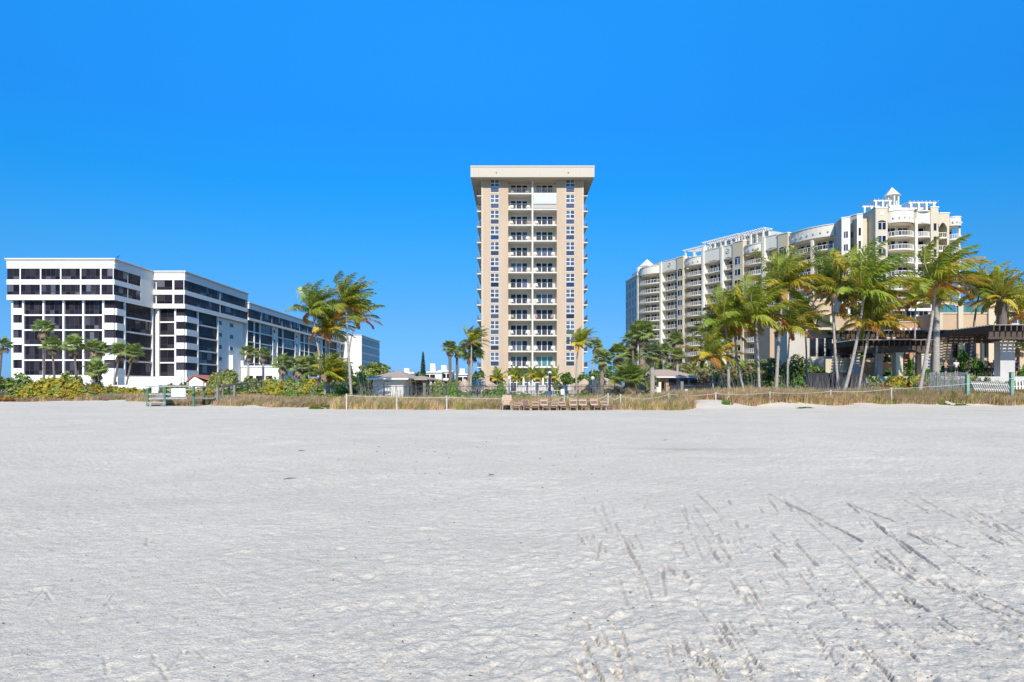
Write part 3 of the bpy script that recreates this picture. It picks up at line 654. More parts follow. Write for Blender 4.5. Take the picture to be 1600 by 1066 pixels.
# ---------------------------------------------------------------- long white building on the left
AX0, AX1, AY = xat(15.5,135), -78.4, 135.0
BX0, BX1, BY = -79.1+.7, -71.5, 149.5
wb = thing('apartment_building', 'long low white apartment building with bands of dark glass stepping back on the left', 'building', (-80, 140, .2))
SLB = [18.75, 15.9, 12.95, 9.97, 7.0, 3.9]         # soffit, then floor levels
gl_s = lambda i, j: rg.choice(['screen_mesh','tinted_glass','tinted_glass','tinted_glass','curtain_glass' if rg.random() < .6 else 'dark_glass'])
def bay(W, u0, u1, z0, z1, nc, d=.35, panes='each'):
    window(wb, W, u0, z0, u1-u0, z1-z0, nc, 2, 'bronze_frame', gl_s, .06, .07, d, panes=panes, rows=[0, .34, 1] if panes == 'each' else [0, .34, 1])
def wing(W, Lw, cols, band_segs, top=26.9, bands=((24.9,22.75),(21.75,19.75)), over=.9, depth_back=12, halfs=(), bays=(), walls=(), lower=SLB, nb=None, band_end=None):
    """a facade: overhanging top with window bands, columns and storeys of glazed bays below"""
    be = band_end if band_end is not None else Lw
    # the overhanging top: solid strips between the bands
    zz = [top-.45]+[z for bd in bands for z in bd]+[lower[0]]
    b = MB()
    for i in range(0, len(zz), 2): b.box(0, Lw, -over, 0, zz[i+1], zz[i])
    for bd in bands:
        if be < Lw: b.box(be, Lw, -over, 0, bd[1], bd[0])
        b.box(0, Lw, -min(.5, over*.45), 0, bd[1], bd[0])   # backing behind glass
    o = b.build('upper_storey_wall', 'white_stucco', wb, W)
    MB().box(-.12, Lw+.12, -over-.14, .3, top-.446, top-.2).build('cornice', 'grey_stucco', wb, W)
    MB().box(-.22, Lw+.22, -over-.26, .3, top-.196, top).build('cornice', 'white_trim', wb, W)
    MB().box(0, Lw, -over-.08, -over-.003, top-1.15, top-.95).build('string_course', 'white_trim', wb, W)
    for bd in bands:
        for (a, c, nc) in band_segs:
            window(wb, W, a, bd[1]+.01, c-a, bd[0]-bd[1]-.02, nc, 2, 'bronze_frame', gl_s, .05, .06, -over+.05, rows=[0, .3, 1])
        pz = [(p[1], q[0]) for p, q in zip(band_segs[:-1], band_segs[1:])]
        for a, c in pz:
            if c-a > .02: cbox('pier', 'white_stucco', wb, W, a, c, -over+.02, -min(.5, over*.45)-.004, bd[1], bd[0])
xa = lambda px: xat(px, AY)-AX0
WA = FR(AX0, AY, 0)
LA = AX1-AX0
cA = [36.4, 68.2, 99.4, 130.4, 161.6]
segs = [(xa(16.2), xa(35.5), 2)]+[(xa(p+1.0), xa(q-1.0), 4) for p, q in zip(cA[:-1], cA[1:])]+[(xa(162.6), LA-.02, 2)]
wing(WA, LA, None, segs)
zl = [18.75, 15.9, 12.95, 9.97, 7.0, 3.9]
def lower(W, u0, u1, cols, bays_, halfs_, walls_, zl=zl, base=.2, back=3.0, panes='each', smallw=()):
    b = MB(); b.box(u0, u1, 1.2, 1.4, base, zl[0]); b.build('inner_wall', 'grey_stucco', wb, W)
    for c in cols: cbox('column', 'white_stucco', wb, W, c-.17, c+.17, -.12, 1.2, base, zl[0])
    for (a, c, nc) in bays_:
        for k in range(5):
            zt, zb = zl[k]-(.0 if k == 0 else .22), zl[k+1]+.08
            bay(W, a, c, zb, zt-.1, nc, .25, panes)
            cbox('floor_slab', 'white_stucco', wb, W, a, c, -.02, 1.2, zl[k+1]-.22, zl[k+1]+.08)
    for (a, c, nc) in halfs_:
        for k in range(5):
            zt, zb = zl[k], zl[k+1]; m_ = zb+(zt-zb)*.46
            window(wb, W, a, m_, c-a, zt-m_-.02, nc, 1, 'bronze_frame', gl_s, .05, .06, .15)
            cbox('spandrel_panel', 'white_stucco', wb, W, a, c, -.1, 1.2, zb, m_) if k < 4 else cbox('spandrel_panel', 'white_stucco', wb, W, a, c, -.1, 1.2, zb-1.2, m_)
    for (a, c) in walls_:
        cbox('wall_panel', 'white_stucco', wb, W, a, c, .5, 1.2, base, zl[0])
    for (u, w) in smallw:
        for k in range(5): window(wb, W, u-w/2, zl[k+1]+.95, w, 1.15, 1, 1, 'white_trim', 'dark_glass', .08, .05, .42)
    cbox('plinth', 'white_paint', wb, W, u0, u1, -.25, -.13, 2.0, zl[5]-.25)
# block A front and flank
cols = [xa(c) for c in cA]+[xa(19.6)]
bays_ = [(xa(p+1.4), xa(q-1.4), 4) for p, q in zip(cA[:-1], cA[1:])]
lower(WA, xa(19), LA-.3, cols, bays_, [(xa(21), xa(34.4), 2), (xa(163.6), LA-.31, 1)], [])
WA2 = FR(AX1, AY+.001, 0, R(90)); LA2 = 15.2
wing(FR(AX1, AY-.9, 0, R(90)), LA2+.88, None, [(.02, 4.7, 3), (4.85, 9.5, 3)], band_end=9.5, over=.3)
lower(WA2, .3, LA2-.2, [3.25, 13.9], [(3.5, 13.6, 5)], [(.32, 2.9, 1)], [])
# roof decks and solid cores
for (x0, x1, y0, y1, z) in ((AX0+.05, AX1-.2, AY+.3, AY+15, 26.6), (-84, BX1-.2, BY+.3, 184, 26.6), (-84, -72.2, 184.1, 290, 24.2), (-90, -65, 290.4, 330, 23.3)):
    MB().box(x0, x1, y0, y1, z-.3, z).build('roof_deck', 'grey_stucco', wb)
MB().box(AX0+.4, AX1-1.8, AY+1.6, AY+16, .2, 26.3).build('core_wall', 'white_stucco', wb)
MB().box(-86, BX1-1.8, BY+1.6, 184, .2, 26.3).build('core_wall', 'white_stucco', wb)
MB().box(-86, BX1-1.8, 184.1, 290, .2, 23.9).build('core_wall', 'white_stucco', wb)
# block B
WB = FR(BX0, BY, 0); LB = BX1-BX0; xb = lambda px: xat(px, BY)-BX0
wing(WB, LB, None, [(xb(248), xb(272.5), 2), (xb(275.3), LB-.02, 1)])
for z in (24.8, 21.6): window(wb, WB, xb(240.2), z-1.6, .7, 1.6, 1, 2, 'bronze_frame', 'shade_glass', .06, .06, -.93)
lower(WB, 0, LB-.3, [xb(247.8), xb(274)], [(xb(249.7), xb(272.2), 2)], [(xb(275.8), LB-.31, 1)], [(0, xb(246))])
WB2 = FR(BX1, BY+.001, 0, R(90)); LB2 = 34.5
wing(FR(BX1, BY-.9, 0, R(90)), LB2+.9, None, [(.02, 17.9, 12), (18.15, 35.3, 11)], over=.3)
lower(WB2, .3, LB2, [5.9, 16.5], [(6.2, 16.2, 4)], [(.32, 5.6, 2)], [(17.2, 33.4)], smallw=((18.9, 1.8), (25.6, 2.4)))
MB().box(5.6, 9.8, -2.6, -.26, .2, 8.4).build('stair_wall', 'white_stucco', wb, WB2 @ T(20,0,0))
# block C
WC = FR(BX1, 184.05, 0, R(90)); LC = 106
wing(WC, LC, None, [(.1+i*8.82, .1+i*8.82+8.7, 6) for i in range(12)], top=24.5, bands=((22.75,20.35),), lower=[19.7], over=.6)
zc = [19.7, 16.9, 14.0, 11.1, 8.2, 5.3]
cols = [0.3, 5.4, 9.6, 20.0]; bays_ = [(.6, 5.2, 2), (5.8, 9.4, 2), (10.0, 19.8, 4)]; walls_ = [(20.4, 23.9)]; sm = [(22.1, 2.2)]
for i in range(3):
    o_ = 24+i*27.0; cols += [o_, o_+5, o_+17, o_+22]; bays_ += [(o_+.3, o_+4.7, 2), (o_+5.3, o_+16.7, 4), (o_+22.3, o_+26.7, 2)]; walls_ += [(o_+17.3, o_+21.7)]; sm += [(o_+19.5, 2.4)]
lower(WC, 0, LC, cols, bays_, [], walls_, zl=zc, smallw=sm, panes='one')
# block D, the far cross wing
WD = FR(-72.5, 290, 0); MB().box(0, 8.6, 0, 1, .2, 23.6).build('end_wall', 'white_stucco', wb, WD); MB().box(0, 8.8, -.2, 1.1, 23.604, 23.9).build('cornice', 'grey_stucco', wb, WD)
WD2 = FR(-63.9, 290.2, 0, R(90))
MB().box(0, 40, .2, 6, .2, 23.4).build('wall', 'white_stucco', wb, WD2)
for z in (20.4, 16.9, 13.4, 9.9):
    for u in (.5, 20.5): window(wb, WD2, u, z, 19, 2.2, 8, 1, 'bronze_frame', 'dark_glass', .08, .1, .05, panes='one')
MB().box(-.1, 40.2, -.15, 6, 23.404, 23.8).build('cornice', 'grey_stucco', wb, WD2)
# terrace and garage wall in front
ter = thing('terrace', 'raised white terrace slab with low wall in front of the white building', 'wall', (-70, 118, .2))
MB().box(-84, -59, 114, 133.5, .1, 1.95).build('slab', 'white_paint', ter); MB().box(-75, -64.2, 132.2, 132.6, 1.954, 3.6).build('parapet', 'white_paint', ter)
ga = thing('garage_building', 'low white flat roofed garage block behind the boardwalk railing', 'building', (-52, 132, .2))
MB().box(xat(371, 132), xat(436, 132), 132, 142, .2, 5.4).build('wall', 'white_stucco', ga); MB().box(xat(371, 132)-.2, xat(436, 132)+.2, 131.8, 142.2, 5.404, 5.75).build('roof', 'white_trim', ga)
for i in range(3): window(ga, FR(0,132,0), xat(385+i*15, 132), 2.3, 1.3, 1.5, 2, 1, 'bronze_frame', 'dark_glass', .08, .06, -.05)
MB().box(xat(371,132), xat(377,132), 128, 131.7, .2, 7.6).build('stair_tower', 'white_stucco', ga)
# small house with red roof
sh = thing('garden_shed', 'small white shed with a low red tiled gable roof', 'shed', (-44, 98, .3))
X0, X1 = xat(294, 96), xat(318, 96); Wm = FR(0, 96, 0)
b = MB(); b.vprism([(X0+.1,.2),(X1-.1,.2),(X1-.1,2.35),((X0+X1)/2-.2,3.15),(X0+.1,2.35)], 0, 5); b.build('wall', 'white_stucco', sh, Wm)
b = MB(); xm = (X0+X1)/2-.2
b.vprism([(X0-.2,2.30),(xm,3.22),(xm,3.36),(X0-.2,2.44)], -.25, 5.2); b.vprism([(xm,3.22),(X1+1.6,2.30),(X1+1.6,2.44),(xm,3.36)], -.25, 5.2)
b.build('roof', 'tile_red', sh, Wm)
cbox('wall', 'white_stucco', sh, Wm, X1-.09, X1+1.4, .6, 5, .2, 2.3)
# ================================================================ CURVED CONDOMINIUM ON THE RIGHT
cb_ = thing('condominium_building', 'huge cream and white stepped condominium with curved balconies and rooftop pergolas on the right', 'building', (70, 175, .2))
P0 = np.array([40.6, 220.0]); DL = np.array([39.3, -70.0]); ULEN = np.hypot(*DL); UD = DL/ULEN
ANG = math.atan2(UD[1], UD[0])
def uof(px):       # distance along the facade line for a picture column
    k = (px-800)/F; t = (k*P0[1]-P0[0])/(DL[0]-k*DL[1]); return t*ULEN
WR = FR(P0[0], P0[1], 0, ANG)
STO = 2.9; RZ = [33.95-STO*k for k in range(11)]     # floor levels of the balconies from the top
def zr(py, px): t = uof(px)/ULEN; return zat(py, P0[1]+DL[1]*t)
def arc_pts(w, depth, n=10):
    r = (w*w/4+depth*depth)/(2*depth); a = math.asin(w/2/r); cy = -depth+r
    return [(w/2+r*math.sin(-a+2*a*i/n), cy-r*math.cos(-a+2*a*i/n)) for i in range(n+1)]
def facade_line(w, bow):
    return arc_pts(w, bow) if bow > 0 else [(0, 0), (w, 0)]
def slab_mesh(b, w, bow, z0, z1, back=1.9): pts = facade_line(w, bow); b.prism(pts+[(w, back), (0, back)], z0, z1)
def wall_along(b, pts, th, z0, z1):
    for (a, c) in zip(pts[:-1], pts[1:]):
        dx, dy = c[0]-a[0], c[1]-a[1]; l = math.hypot(dx, dy); nx, ny = -dy/l*th, dx/l*th
        b.prism([a, c, (c[0]+nx, c[1]+ny), (a[0]+nx, a[1]+ny)], z0, z1)
def railing_mesh(b, w, bow):
    pts = facade_line(w, bow)
    if len(pts) == 2: n = max(2, int(w/1.0)); pts = [(w*i/n, 0) for i in range(n+1)]
    wall_along(b, pts, .10, .97, 1.06); wall_along(b, pts, .12, .0, .07)
    for i, p in enumerate(pts): b.box(p[0]-.045, p[0]+.045, p[1]+.01, p[1]+.10, .07, .97)
    for (a, c) in zip(pts[:-1], pts[1:]):
        for j in range(1, 2): t = j/2; x = a[0]+(c[0]-a[0])*t; y = a[1]+(c[1]-a[1])*t; b.box(x-.015, x+.015, y+.03, y+.07, .10, .94)
gr_ = lambda i, j: rg.choice(['blue_glass','dark_glass','dark_glass','dark_glass','shade_glass'])
def bal_bay(pa, pb, top_px, bow=0.0, floors=10, parapet=3.6, arch=False, dots=0, W=None, u0=None, w=None, z0=None, back='cream_stucco', nwin=2, emblem=False, bot=0):
    if W is None: u0 = uof(pa); w = uof(pb)-u0; WB_ = WR @ T(u0, 0, 0)
    else: WB_ = W @ T(u0, 0, 0)
    zt = z0 or RZ[0]
    MB().box(0, w, 1.9, 2.2, .2, zt+2.9+parapet-.1).build('recess_wall', back, cb_, WB_)
    for k in range(floors):
        z = zt-STO*k
        me = cached(('slab', round(w,2), bow), 'balcony', 'condo_trim', lambda b: slab_mesh(b, w, bow, -.2, 0))
        bal = link('balcony', me, cb_, WB_ @ T(0, 0, z))
        link('railing', cached(('crail', round(w,2), bow), 'railing', 'condo_trim', lambda b: railing_mesh(b, w, bow)), bal, WB_ @ T(0, 0, z))
        ww = (w-.5-.5*(nwin-1))/nwin
        for i in range(nwin): window(cb_, WB_, .25+i*(ww+.5), z+.03, ww, 2.35, 2 if ww < 3 else 3, 1, 'white_trim', gr_, .07, .09, 1.82)
    # parapet crown
    zp = zt+2.55
    pr = MB()
    pts = facade_line(w, bow)
    if arch:
        n = 10; lo = [(w*i/n, zp+.15+.55*math.sin(math.pi*i/n)) for i in range(n+1)]
        pr.vprism(lo+[(w, zp+parapet), (0, zp+parapet)], -.05, .3)
    else: wall_along(pr, pts, .3, zp+.3, zp+parapet)
    pr.prism(pts+[(w, 1.9), (0, 1.9)], zp+.30, zp+.45)
    o = pr.build('parapet', 'condo_white', cb_, WB_)
    tp = MB(); pp = [(x, y-.14) for x, y in pts]; wall_along(tp, pp, .5, zp+parapet+.003, zp+parapet+.18); tp.build('coping', 'condo_trim', o, WB_)
    for i in range(dots):
        q = (i+.7)/(dots+.4); x = w*q; y = np.interp(x, [p[0] for p in pts], [p[1] for p in pts])
        MB().tube([(0, -.14, 0), (0, .05, 0)], .24, 8).build('scupper', 'grey_stucco', o, WB_ @ T(x, float(y)-.02, zp+.3+(parapet-.3)*.42))
    if emblem:
        mb_ = MB(); cx, cz = w/2, zp+parapet*.62
        for i in range(16):
            a, c = i*math.pi/8, (i+1)*math.pi/8; mb_.bar((cx+.62*math.cos(a), -.1, cz+.62*math.sin(a)), (cx+.62*math.cos(c), -.1, cz+.62*math.sin(c)), .14)
        mb_.bar((cx-.25, -.1, cz), (cx+.25, -.1, cz), .2); mb_.build('emblem', 'beige_light', o, WB_)
    return WB_, w, zp+parapet
def pier(pa, pb, top, m='yellow_stucco', proj=-.35, win=0, back=3, archw=False, W=None, u0=None, w=None, floors=10, wz=None):
    if W is None: u0 = uof(pa); w = uof(pb)-u0; WB_ = WR @ T(u0, 0, 0)
    else: WB_ = W @ T(u0, 0, 0)
    o = MB().box(0, w, proj, back, .2, top).build('wall', m, cb_, WB_); MB().box(-.08, w+.08, proj-.12, back, top+.003, top+.2).build('coping', 'condo_trim', o, WB_)
    if win:
        for k in range(floors):
            z = (wz or RZ[0])-STO*k
            ww = min(w-.6, 2.2)
            def awf(b):
                b.box(-.08, ww+.08, 0, .12, -.16, 0); n = 8
            wd = window(cb_, WB_, (w-ww)/2, z+.55, ww, 1.75, win, 1, 'white_trim', gr_, .07, .09, proj-.05)
            if k == 0:     # arched head of the top window
                ah = MB(); n = 8; ah.vprism([((w-ww)/2+ww*.5*(1-math.cos(math.pi*i/n)), z+2.31+.42*math.sin(math.pi*i/n)) for i in range(n+1)][::-1], proj-.045, proj-.004); ah.build('arched_pane', 'dark_glass', cb_, WB_)
def column(px, top, w=.55, proj=-.3):
    u = uof(px); cbox('column', 'condo_white', cb_, WR, u-w/2, u+w/2, proj, 1.9, .2, top)
# from the far end to the near end
TP = RZ[0]+6.0
bal_bay(999.5, 1031.5, 0, bow=1.9, parapet=2.6, dots=0, nwin=3); column(997.5, RZ[0]+6.2, .8); column(1033, RZ[0]+6.2, .8)
bal_bay(1035, 1058, 0, parapet=3.6, arch=True, emblem=True)
pier(1059, 1069, TP+.2, win=2)
_, _, _ = bal_bay(1070.5, 1097, 0, bow=.9, parapet=2.6, dots=4)
column(1099, TP+1.6, .8)
bal_bay(1101, 1126.5, 0, parapet=3.8, arch=True, nwin=2); column(1128.5, TP+.6, .8)
bal_bay(1130.5, 1145, 0, parapet=3.8, arch=True, emblem=True, nwin=1)
pier(1146, 1162, TP+.7, win=2)
bal_bay(1163, 1191.5, 0, bow=.8, parapet=2.4, dots=4, nwin=3); column(1193.5, TP+.5, .9)
bal_bay(1195.5, 1215.5, 0, parapet=3.7, arch=True, nwin=1)
pier(1216.5, 1232, TP, win=3, proj=-.3)
W3, w3, _ = bal_bay(1234.5, 1303, 0, bow=1.4, parapet=3.0, dots=7, nwin=4)
u = uof(1274); cbox('column', 'condo_white', cb_, WR, u-.3, u+.3, -1.35, -.8, .2, RZ[0]+2.7)
# upper storeys set back behind, with the step walls facing left in the shade
def up(pa, pb, z0, z1, d0=1.2, d1=14, m='grey_stucco', name='upper_wall'):
    u0, u1 = uof(pa), uof(pb); o = MB().box(u0, u1, d0, d1, z0, z1).build(name, m, cb_, WR); return o
MB().box(0, uof(1303), 2.25, 16, .2, RZ[0]+5.2).build('core_wall', 'cream_stucco', cb_, WR)
# end face with bluish windows
_ex0, _ey0, _ex1, _ey1 = 39.0, 234.0, 40.35, 219.2
WE = FR(_ex0, _ey0, 0, math.atan2(_ey1-_ey0, _ex1-_ex0)); LE = math.hypot(_ex1-_ex0, _ey1-_ey0)
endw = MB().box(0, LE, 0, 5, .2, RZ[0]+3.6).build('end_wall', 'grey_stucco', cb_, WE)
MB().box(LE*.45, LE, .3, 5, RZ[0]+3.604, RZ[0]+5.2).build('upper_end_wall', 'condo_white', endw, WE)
for k in range(10):
    for i, u in enumerate((.6, 4.4, 8.2, 11.6)): window(cb_, WE, u, RZ[k]+.1, 2.6, 2.3, 2, 1, 'condo_trim', 'spandrel', .08, .08, -.06)
MB().box(-.2, LE+.1, -.2, .5, RZ[0]+3.603, RZ[0]+3.9).build('coping', 'condo_trim', endw, WE)
def turret(W, u, d, s, z0, z1, zp, name='turret'):
    o = MB().box(u-s, u+s, d-s, d+s, z0, z1).build(name, 'condo_white', cb_, W)
    b = MB(); b.add([(u-s*1.25,d-s*1.25,z1+.003),(u+s*1.25,d-s*1.25,z1+.003),(u+s*1.25,d+s*1.25,z1+.003),(u-s*1.25,d+s*1.25,z1+.003),(u,d,zp)], [(3,2,1,0),(0,1,4),(1,2,4),(2,3,4),(3,0,4)]); b.build('roof', 'white_trim', o, W)
turret(WR, .9, 3.0, 1.5, RZ[0]+4.4, RZ[0]+6.6, RZ[0]+9.0)
MB().box(2.5, 9, 3.2, 5, RZ[0]+5.2, RZ[0]+6.9).build('upper_wall', 'cream_stucco', cb_, WR)
def pergola(W, u0, u1, d0, d1, z0, z1, ncol=4, m='condo_trim', over=.6, step=.85):
    o = MB(); 
    for d in (d0, d1): o.box(u0-over, u1+over, d-.14, d+.14, z1-.30, z1)
    pg_ = o.build('roof_pergola', m, cb_, W)
    for i in range(ncol):
        u = u0+(u1-u0)*i/(ncol-1)
        for d in (d0, d1): cbox('column', m, pg_, W, u-.2, u+.2, d-.2, d+.2, z0, z1-.303)
    n = int((u1-u0+2*over)/step)
    for i in range(n+1): u = u0-over+(u1-u0+2*over-.1)*i/n; cbox('rafter', m, pg_, W, u, u+.10, d0-over-.12, d1+over, z1+.003, z1+.13)
    return pg_
pergola(WR, uof(1069), uof(1095), .6, 4.5, RZ[0]+5.2, RZ[0]+8.1, 3)
pergola(WR, uof(1099), uof(1148), .6, 2.9, RZ[0]+5.2, RZ[0]+9.0, 4)
pergola(WR, uof(1152), uof(1190), .6, 2.9, RZ[0]+5.2, RZ[0]+8.9, 3)
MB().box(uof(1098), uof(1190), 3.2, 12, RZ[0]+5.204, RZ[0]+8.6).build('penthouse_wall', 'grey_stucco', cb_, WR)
# near steps
YN = 150.0
def stepwall(px0, Y0, px1, Y1, ztop, m='grey_stucco', th=.4, name='step_wall'):
    x0, x1 = xat(px0, Y0), xat(px1, Y1); a = math.atan2(Y1-Y0, x1-x0); l = math.hypot(x1-x0, Y1-Y0); W = FR(x0, Y0, 0, a)
    o = MB().box(0, l, 0, th, .2, ztop).build(name, m, cb_, W); MB().box(-.05, l+.05, -.1, th, ztop+.003, ztop+.2).build('coping', 'white_trim', o, W); return W, l
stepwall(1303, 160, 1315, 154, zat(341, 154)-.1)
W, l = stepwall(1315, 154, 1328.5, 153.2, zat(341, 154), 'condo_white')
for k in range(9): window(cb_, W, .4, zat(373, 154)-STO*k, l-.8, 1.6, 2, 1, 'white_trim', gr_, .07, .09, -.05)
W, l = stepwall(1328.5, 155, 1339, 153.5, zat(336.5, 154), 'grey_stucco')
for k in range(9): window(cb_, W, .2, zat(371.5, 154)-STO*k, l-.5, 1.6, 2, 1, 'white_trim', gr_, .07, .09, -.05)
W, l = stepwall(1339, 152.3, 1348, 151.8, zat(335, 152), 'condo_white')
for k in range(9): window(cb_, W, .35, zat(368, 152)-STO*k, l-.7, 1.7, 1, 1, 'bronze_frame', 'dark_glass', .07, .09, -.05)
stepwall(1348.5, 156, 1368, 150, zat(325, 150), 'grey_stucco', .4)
WN = FR(0, YN, 0); xn = lambda px: xat(px, YN); zn = lambda py: zat(py, YN)
ZT0 = zn(325)
o = MB().box(xn(1368), xn(1387), 0, 3, .2, ZT0).build('wall', 'cream_stucco', cb_, WN)
MB().box(xn(1368)-.1, xn(1387), -.12, 3, ZT0+.003, ZT0+.2).build('coping', 'white_trim', o, WN)
MB().box(xn(1375.5), xn(1380.5), -.08, -.004, zn(336), zn(331)).build('square_plaque', 'white_trim', o, WN)
for k in range(9): window(cb_, WN, xn(1371.5), zn(359.5)-STO*k, xn(1384.5)-xn(1371.5), 1.7, 2, 1, 'white_trim', gr_, .07, .12, -.06)
ah = MB(); n = 8; wq = xn(1384.5)-xn(1371.5); ah.vprism([(xn(1371.5)+wq*.5*(1-math.cos(math.pi*i/n)), zn(359.5)+1.71+.4*math.sin(math.pi*i/n)) for i in range(n+1)][::-1], -.055, -.004); ah.build('arched_pane', 'dark_glass', cb_, WN)
MB().box(xn(1348), xn(1500), 3.05, 16, .2, ZT0-1.6).build('core_wall', 'cream_stucco', cb_, WN)
MB().box(xn(1387), xn(1464), 2.3, 3.04, .2, ZT0).build('core_wall', 'cream_stucco', cb_, WN)
z1 = zn(362.5)-1.06
bal_bay(0, 0, 0, bow=1.5, parapet=zn(331)-(z1+2.55), dots=5, W=WN, u0=xn(1388), w=xn(1428)-xn(1388), z0=z1, floors=9, nwin=2)
cbox('column', 'condo_white', cb_, WN, xn(1428.2), xn(1431.8), -.5, 1.9, .2, zn(343))
bal_bay(0, 0, 0, bow=.5, parapet=zn(331)-(z1+2.55), arch=True, W=WN, u0=xn(1432), w=xn(1453)-xn(1432), z0=z1, floors=9, nwin=1)
for px0, px1, pt, m, wx in ((1453, 1465, 325, 'cream_stucco', 1457.5), (1464, 1469, 333, 'cream_stucco', 1465.3)):
    d = -.3 if px0 == 1453 else .4
    o = MB().box(xn(px0), xn(px1)-.02, d, 3, .2, zn(pt)).build('wall', m, cb_, WN); MB().box(xn(px0)-.1, xn(px1)+.1, d-.1, 3, zn(pt)+.003, zn(pt)+.22).build('coping', 'white_trim', o, WN)
    for k in range(9): window(cb_, WN, xn(wx), zn(361)-STO*k, .45 if d > 0 else .6, 1.6, 1, 1, 'bronze_frame', 'dark_glass', .07, .05, d-.05)
# loggia with an arch, then the round corner balcony
o = MB(); x0, x1 = xn(1469), xn(1481.5); n = 10
o.vprism([(x0, zn(333)), (x0, zn(355))]+[(x0+(x1-x0)*i/n, zn(355)+1.1*math.sin(math.pi*i/n)) for i in range(1, n)]+[(x1, zn(355)), (x1, zn(333))], .4, .9)
o.box(xn(1481.6), xn(1485), .4, 3, .2, zn(333)); ow = o.build('arched_wall', 'cream_stucco', cb_, WN)
MB().box(xn(1469), xn(1486), .3, 3, zn(333)+.003, zn(333)+.22).build('coping', 'white_trim', ow, WN)
for k in range(9): 
    z = z1-STO*k; MB().box(x0, x1, .5, 2.9, z-.25, z).build('balcony', 'condo_trim', cb_, WN)
    link('railing', cached(('crail', 9.9, 0), 'railing', 'condo_trim', lambda b: railing_mesh(b, x1-x0, 0)), cb_, WN @ T(x0, .55, z))
WC2 = FR(xn(1484), YN+.6, 0, R(12))
bal_bay(0, 0, 0, bow=1.3, parapet=zn(340.5)-(z1-.6+2.55), dots=4, W=WC2, u0=0, w=3.0, z0=z1-.5, floors=9, nwin=1)
cbox('column', 'condo_white', cb_, WC2, 2.55, 2.95, -.3, .2, .2, z1+2)
MB().box(xn(1484)+.2, xn(1502), 3.1, 3.5, .2, zn(352)).build('side_wall', 'cream_stucco', cb_, WN)
# cupola and pergolas on the roof
cu = MB().box(xn(1395), xn(1417), 1.6, 4.6, ZT0-.3, zn(323)).box(xn(1398), xn(1415.5), 1.8, 4.4, zn(323), zn(317)).build('cupola', 'condo_white', cb_, WN)
xc = xn(1406.7); rr_ = 1.15
for i in range(6):
    a = i*math.pi/3+.3; cbox('column', 'condo_white', cu, WN, xc+rr_*math.cos(a)-.15, xc+rr_*math.cos(a)+.15, 3.1+rr_*math.sin(a)-.15, 3.1+rr_*math.sin(a)+.15, zn(317), zn(303.5)+.45)
b = MB(); V_ = [(xc+1.75*math.cos(i*math.pi/4+.39), 3.1+1.75*math.sin(i*math.pi/4+.39), zn(303.5)+.46) for i in range(8)]; b.add(V_+[(xc-.1, 3.1, zn(293.3)+1.0)], [tuple(range(7,-1,-1))]+[(i, (i+1) % 8, 8) for i in range(8)]); b.build('roof', 'white_trim', cu, WN)
pergola(WN, xn(1369), xn(1391), .2, 5, ZT0+.2, zn(312.5), 3)
pergola(WN, xn(1424), xn(1460), .2, 5, zn(330), zn(315.5), 4)
MB().box(xn(1418), xn(1463), 5.4, 9, ZT0-.5, ZT0+.6).build('penthouse_wall', 'cream_stucco', cb_, WN)
MB().box(xn(1387), xn(1464), 2.0, 6, ZT0-.7, ZT0+.1).build('roof_parapet', 'cream_stucco', cb_, WN)

# ================================================================ RESORT BUILDINGS BEHIND THE PALMS
RY = 84.0
rs_ = thing('resort_building', 'beige resort building with flat roofs, terraces and parapets behind the leaning palms', 'building', (52, 86, .25))
xr = lambda px, Y=RY: xat(px, Y)
zr_ = lambda py, Y=RY: zat(py, Y)
def blk(px0, px1, pt, pb, Y, dep, m='resort_beige', name='wall', cop=.16):
    W = FR(0, Y, 0); z0 = .2 if pb is None else zat(pb, Y)
    o = MB().box(xat(px0, Y), xat(px1, Y), 0, dep, z0, zat(pt, Y)).build(name, m, rs_, W)
    if cop: MB().box(xat(px0, Y)-.08, xat(px1, Y)+.08, -.1, dep+.1, zat(pt, Y)+.003, zat(pt, Y)+cop).build('coping', 'resort_light', o, W)
    return W
blk(1203, 1232, 500, None, 92, 6, 'resort_beige'); blk(1240, 1264, 495, None, 92, 6, 'resort_terracotta'); blk(1264.5, 1299, 470, None, 90, 5)
blk(1299.5, 1390, 493, None, 86, 5); 
for px in (1299, 1342, 1389): cbox('pilaster', 'resort_light', rs_, FR(0,86,0), xat(px,86)-.25, xat(px,86)+.25, -.2, -.004, .2, zat(493,86))
blk(1230, 1300, 517, None, 82, 4, 'grey_stucco'); cbox('roof', 'resort_light', rs_, FR(0,82,0), xat(1262,82), xat(1302,82), -1.2, 4, zat(516.8,82), zat(513,82))
for px in (1265, 1278, 1290): window(rs_, FR(0,82,0), xat(px,82), zat(557,82), .75, 2.2, 1, 1, 'bronze_frame', 'dark_glass', .07, .05, -.05)
W = blk(1391, 1466, 504, None, 88, 5, 'resort_terracotta')
for px in (1398, 1418, 1438): window(rs_, W, xat(px,88), zat(503,88)+.25, 1.3, 1.3, 2, 1, 'white_trim', 'blue_glass', .08, .06, .4)
cbox('roof', 'white_trim', rs_, W, xat(1391,88), xat(1466,88), -.3, 5, zat(486,88), zat(482,88))
for i in range(9): cbox('bracket', 'white_trim', rs_, W, xat(1395+i*7.6,88), xat(1395+i*7.6,88)+.3, -.5, -.004, zat(518,88), zat(513,88))
blk(1467, 1543, 490.5, None, RY, 6)
for px in (1467, 1499, 1546): cbox('pilaster', 'resort_light', rs_, FR(0,RY,0), xr(px)-.3, xr(px)+.3, -.3, -.004, .2, zr_(477 if px > 1480 else 490))
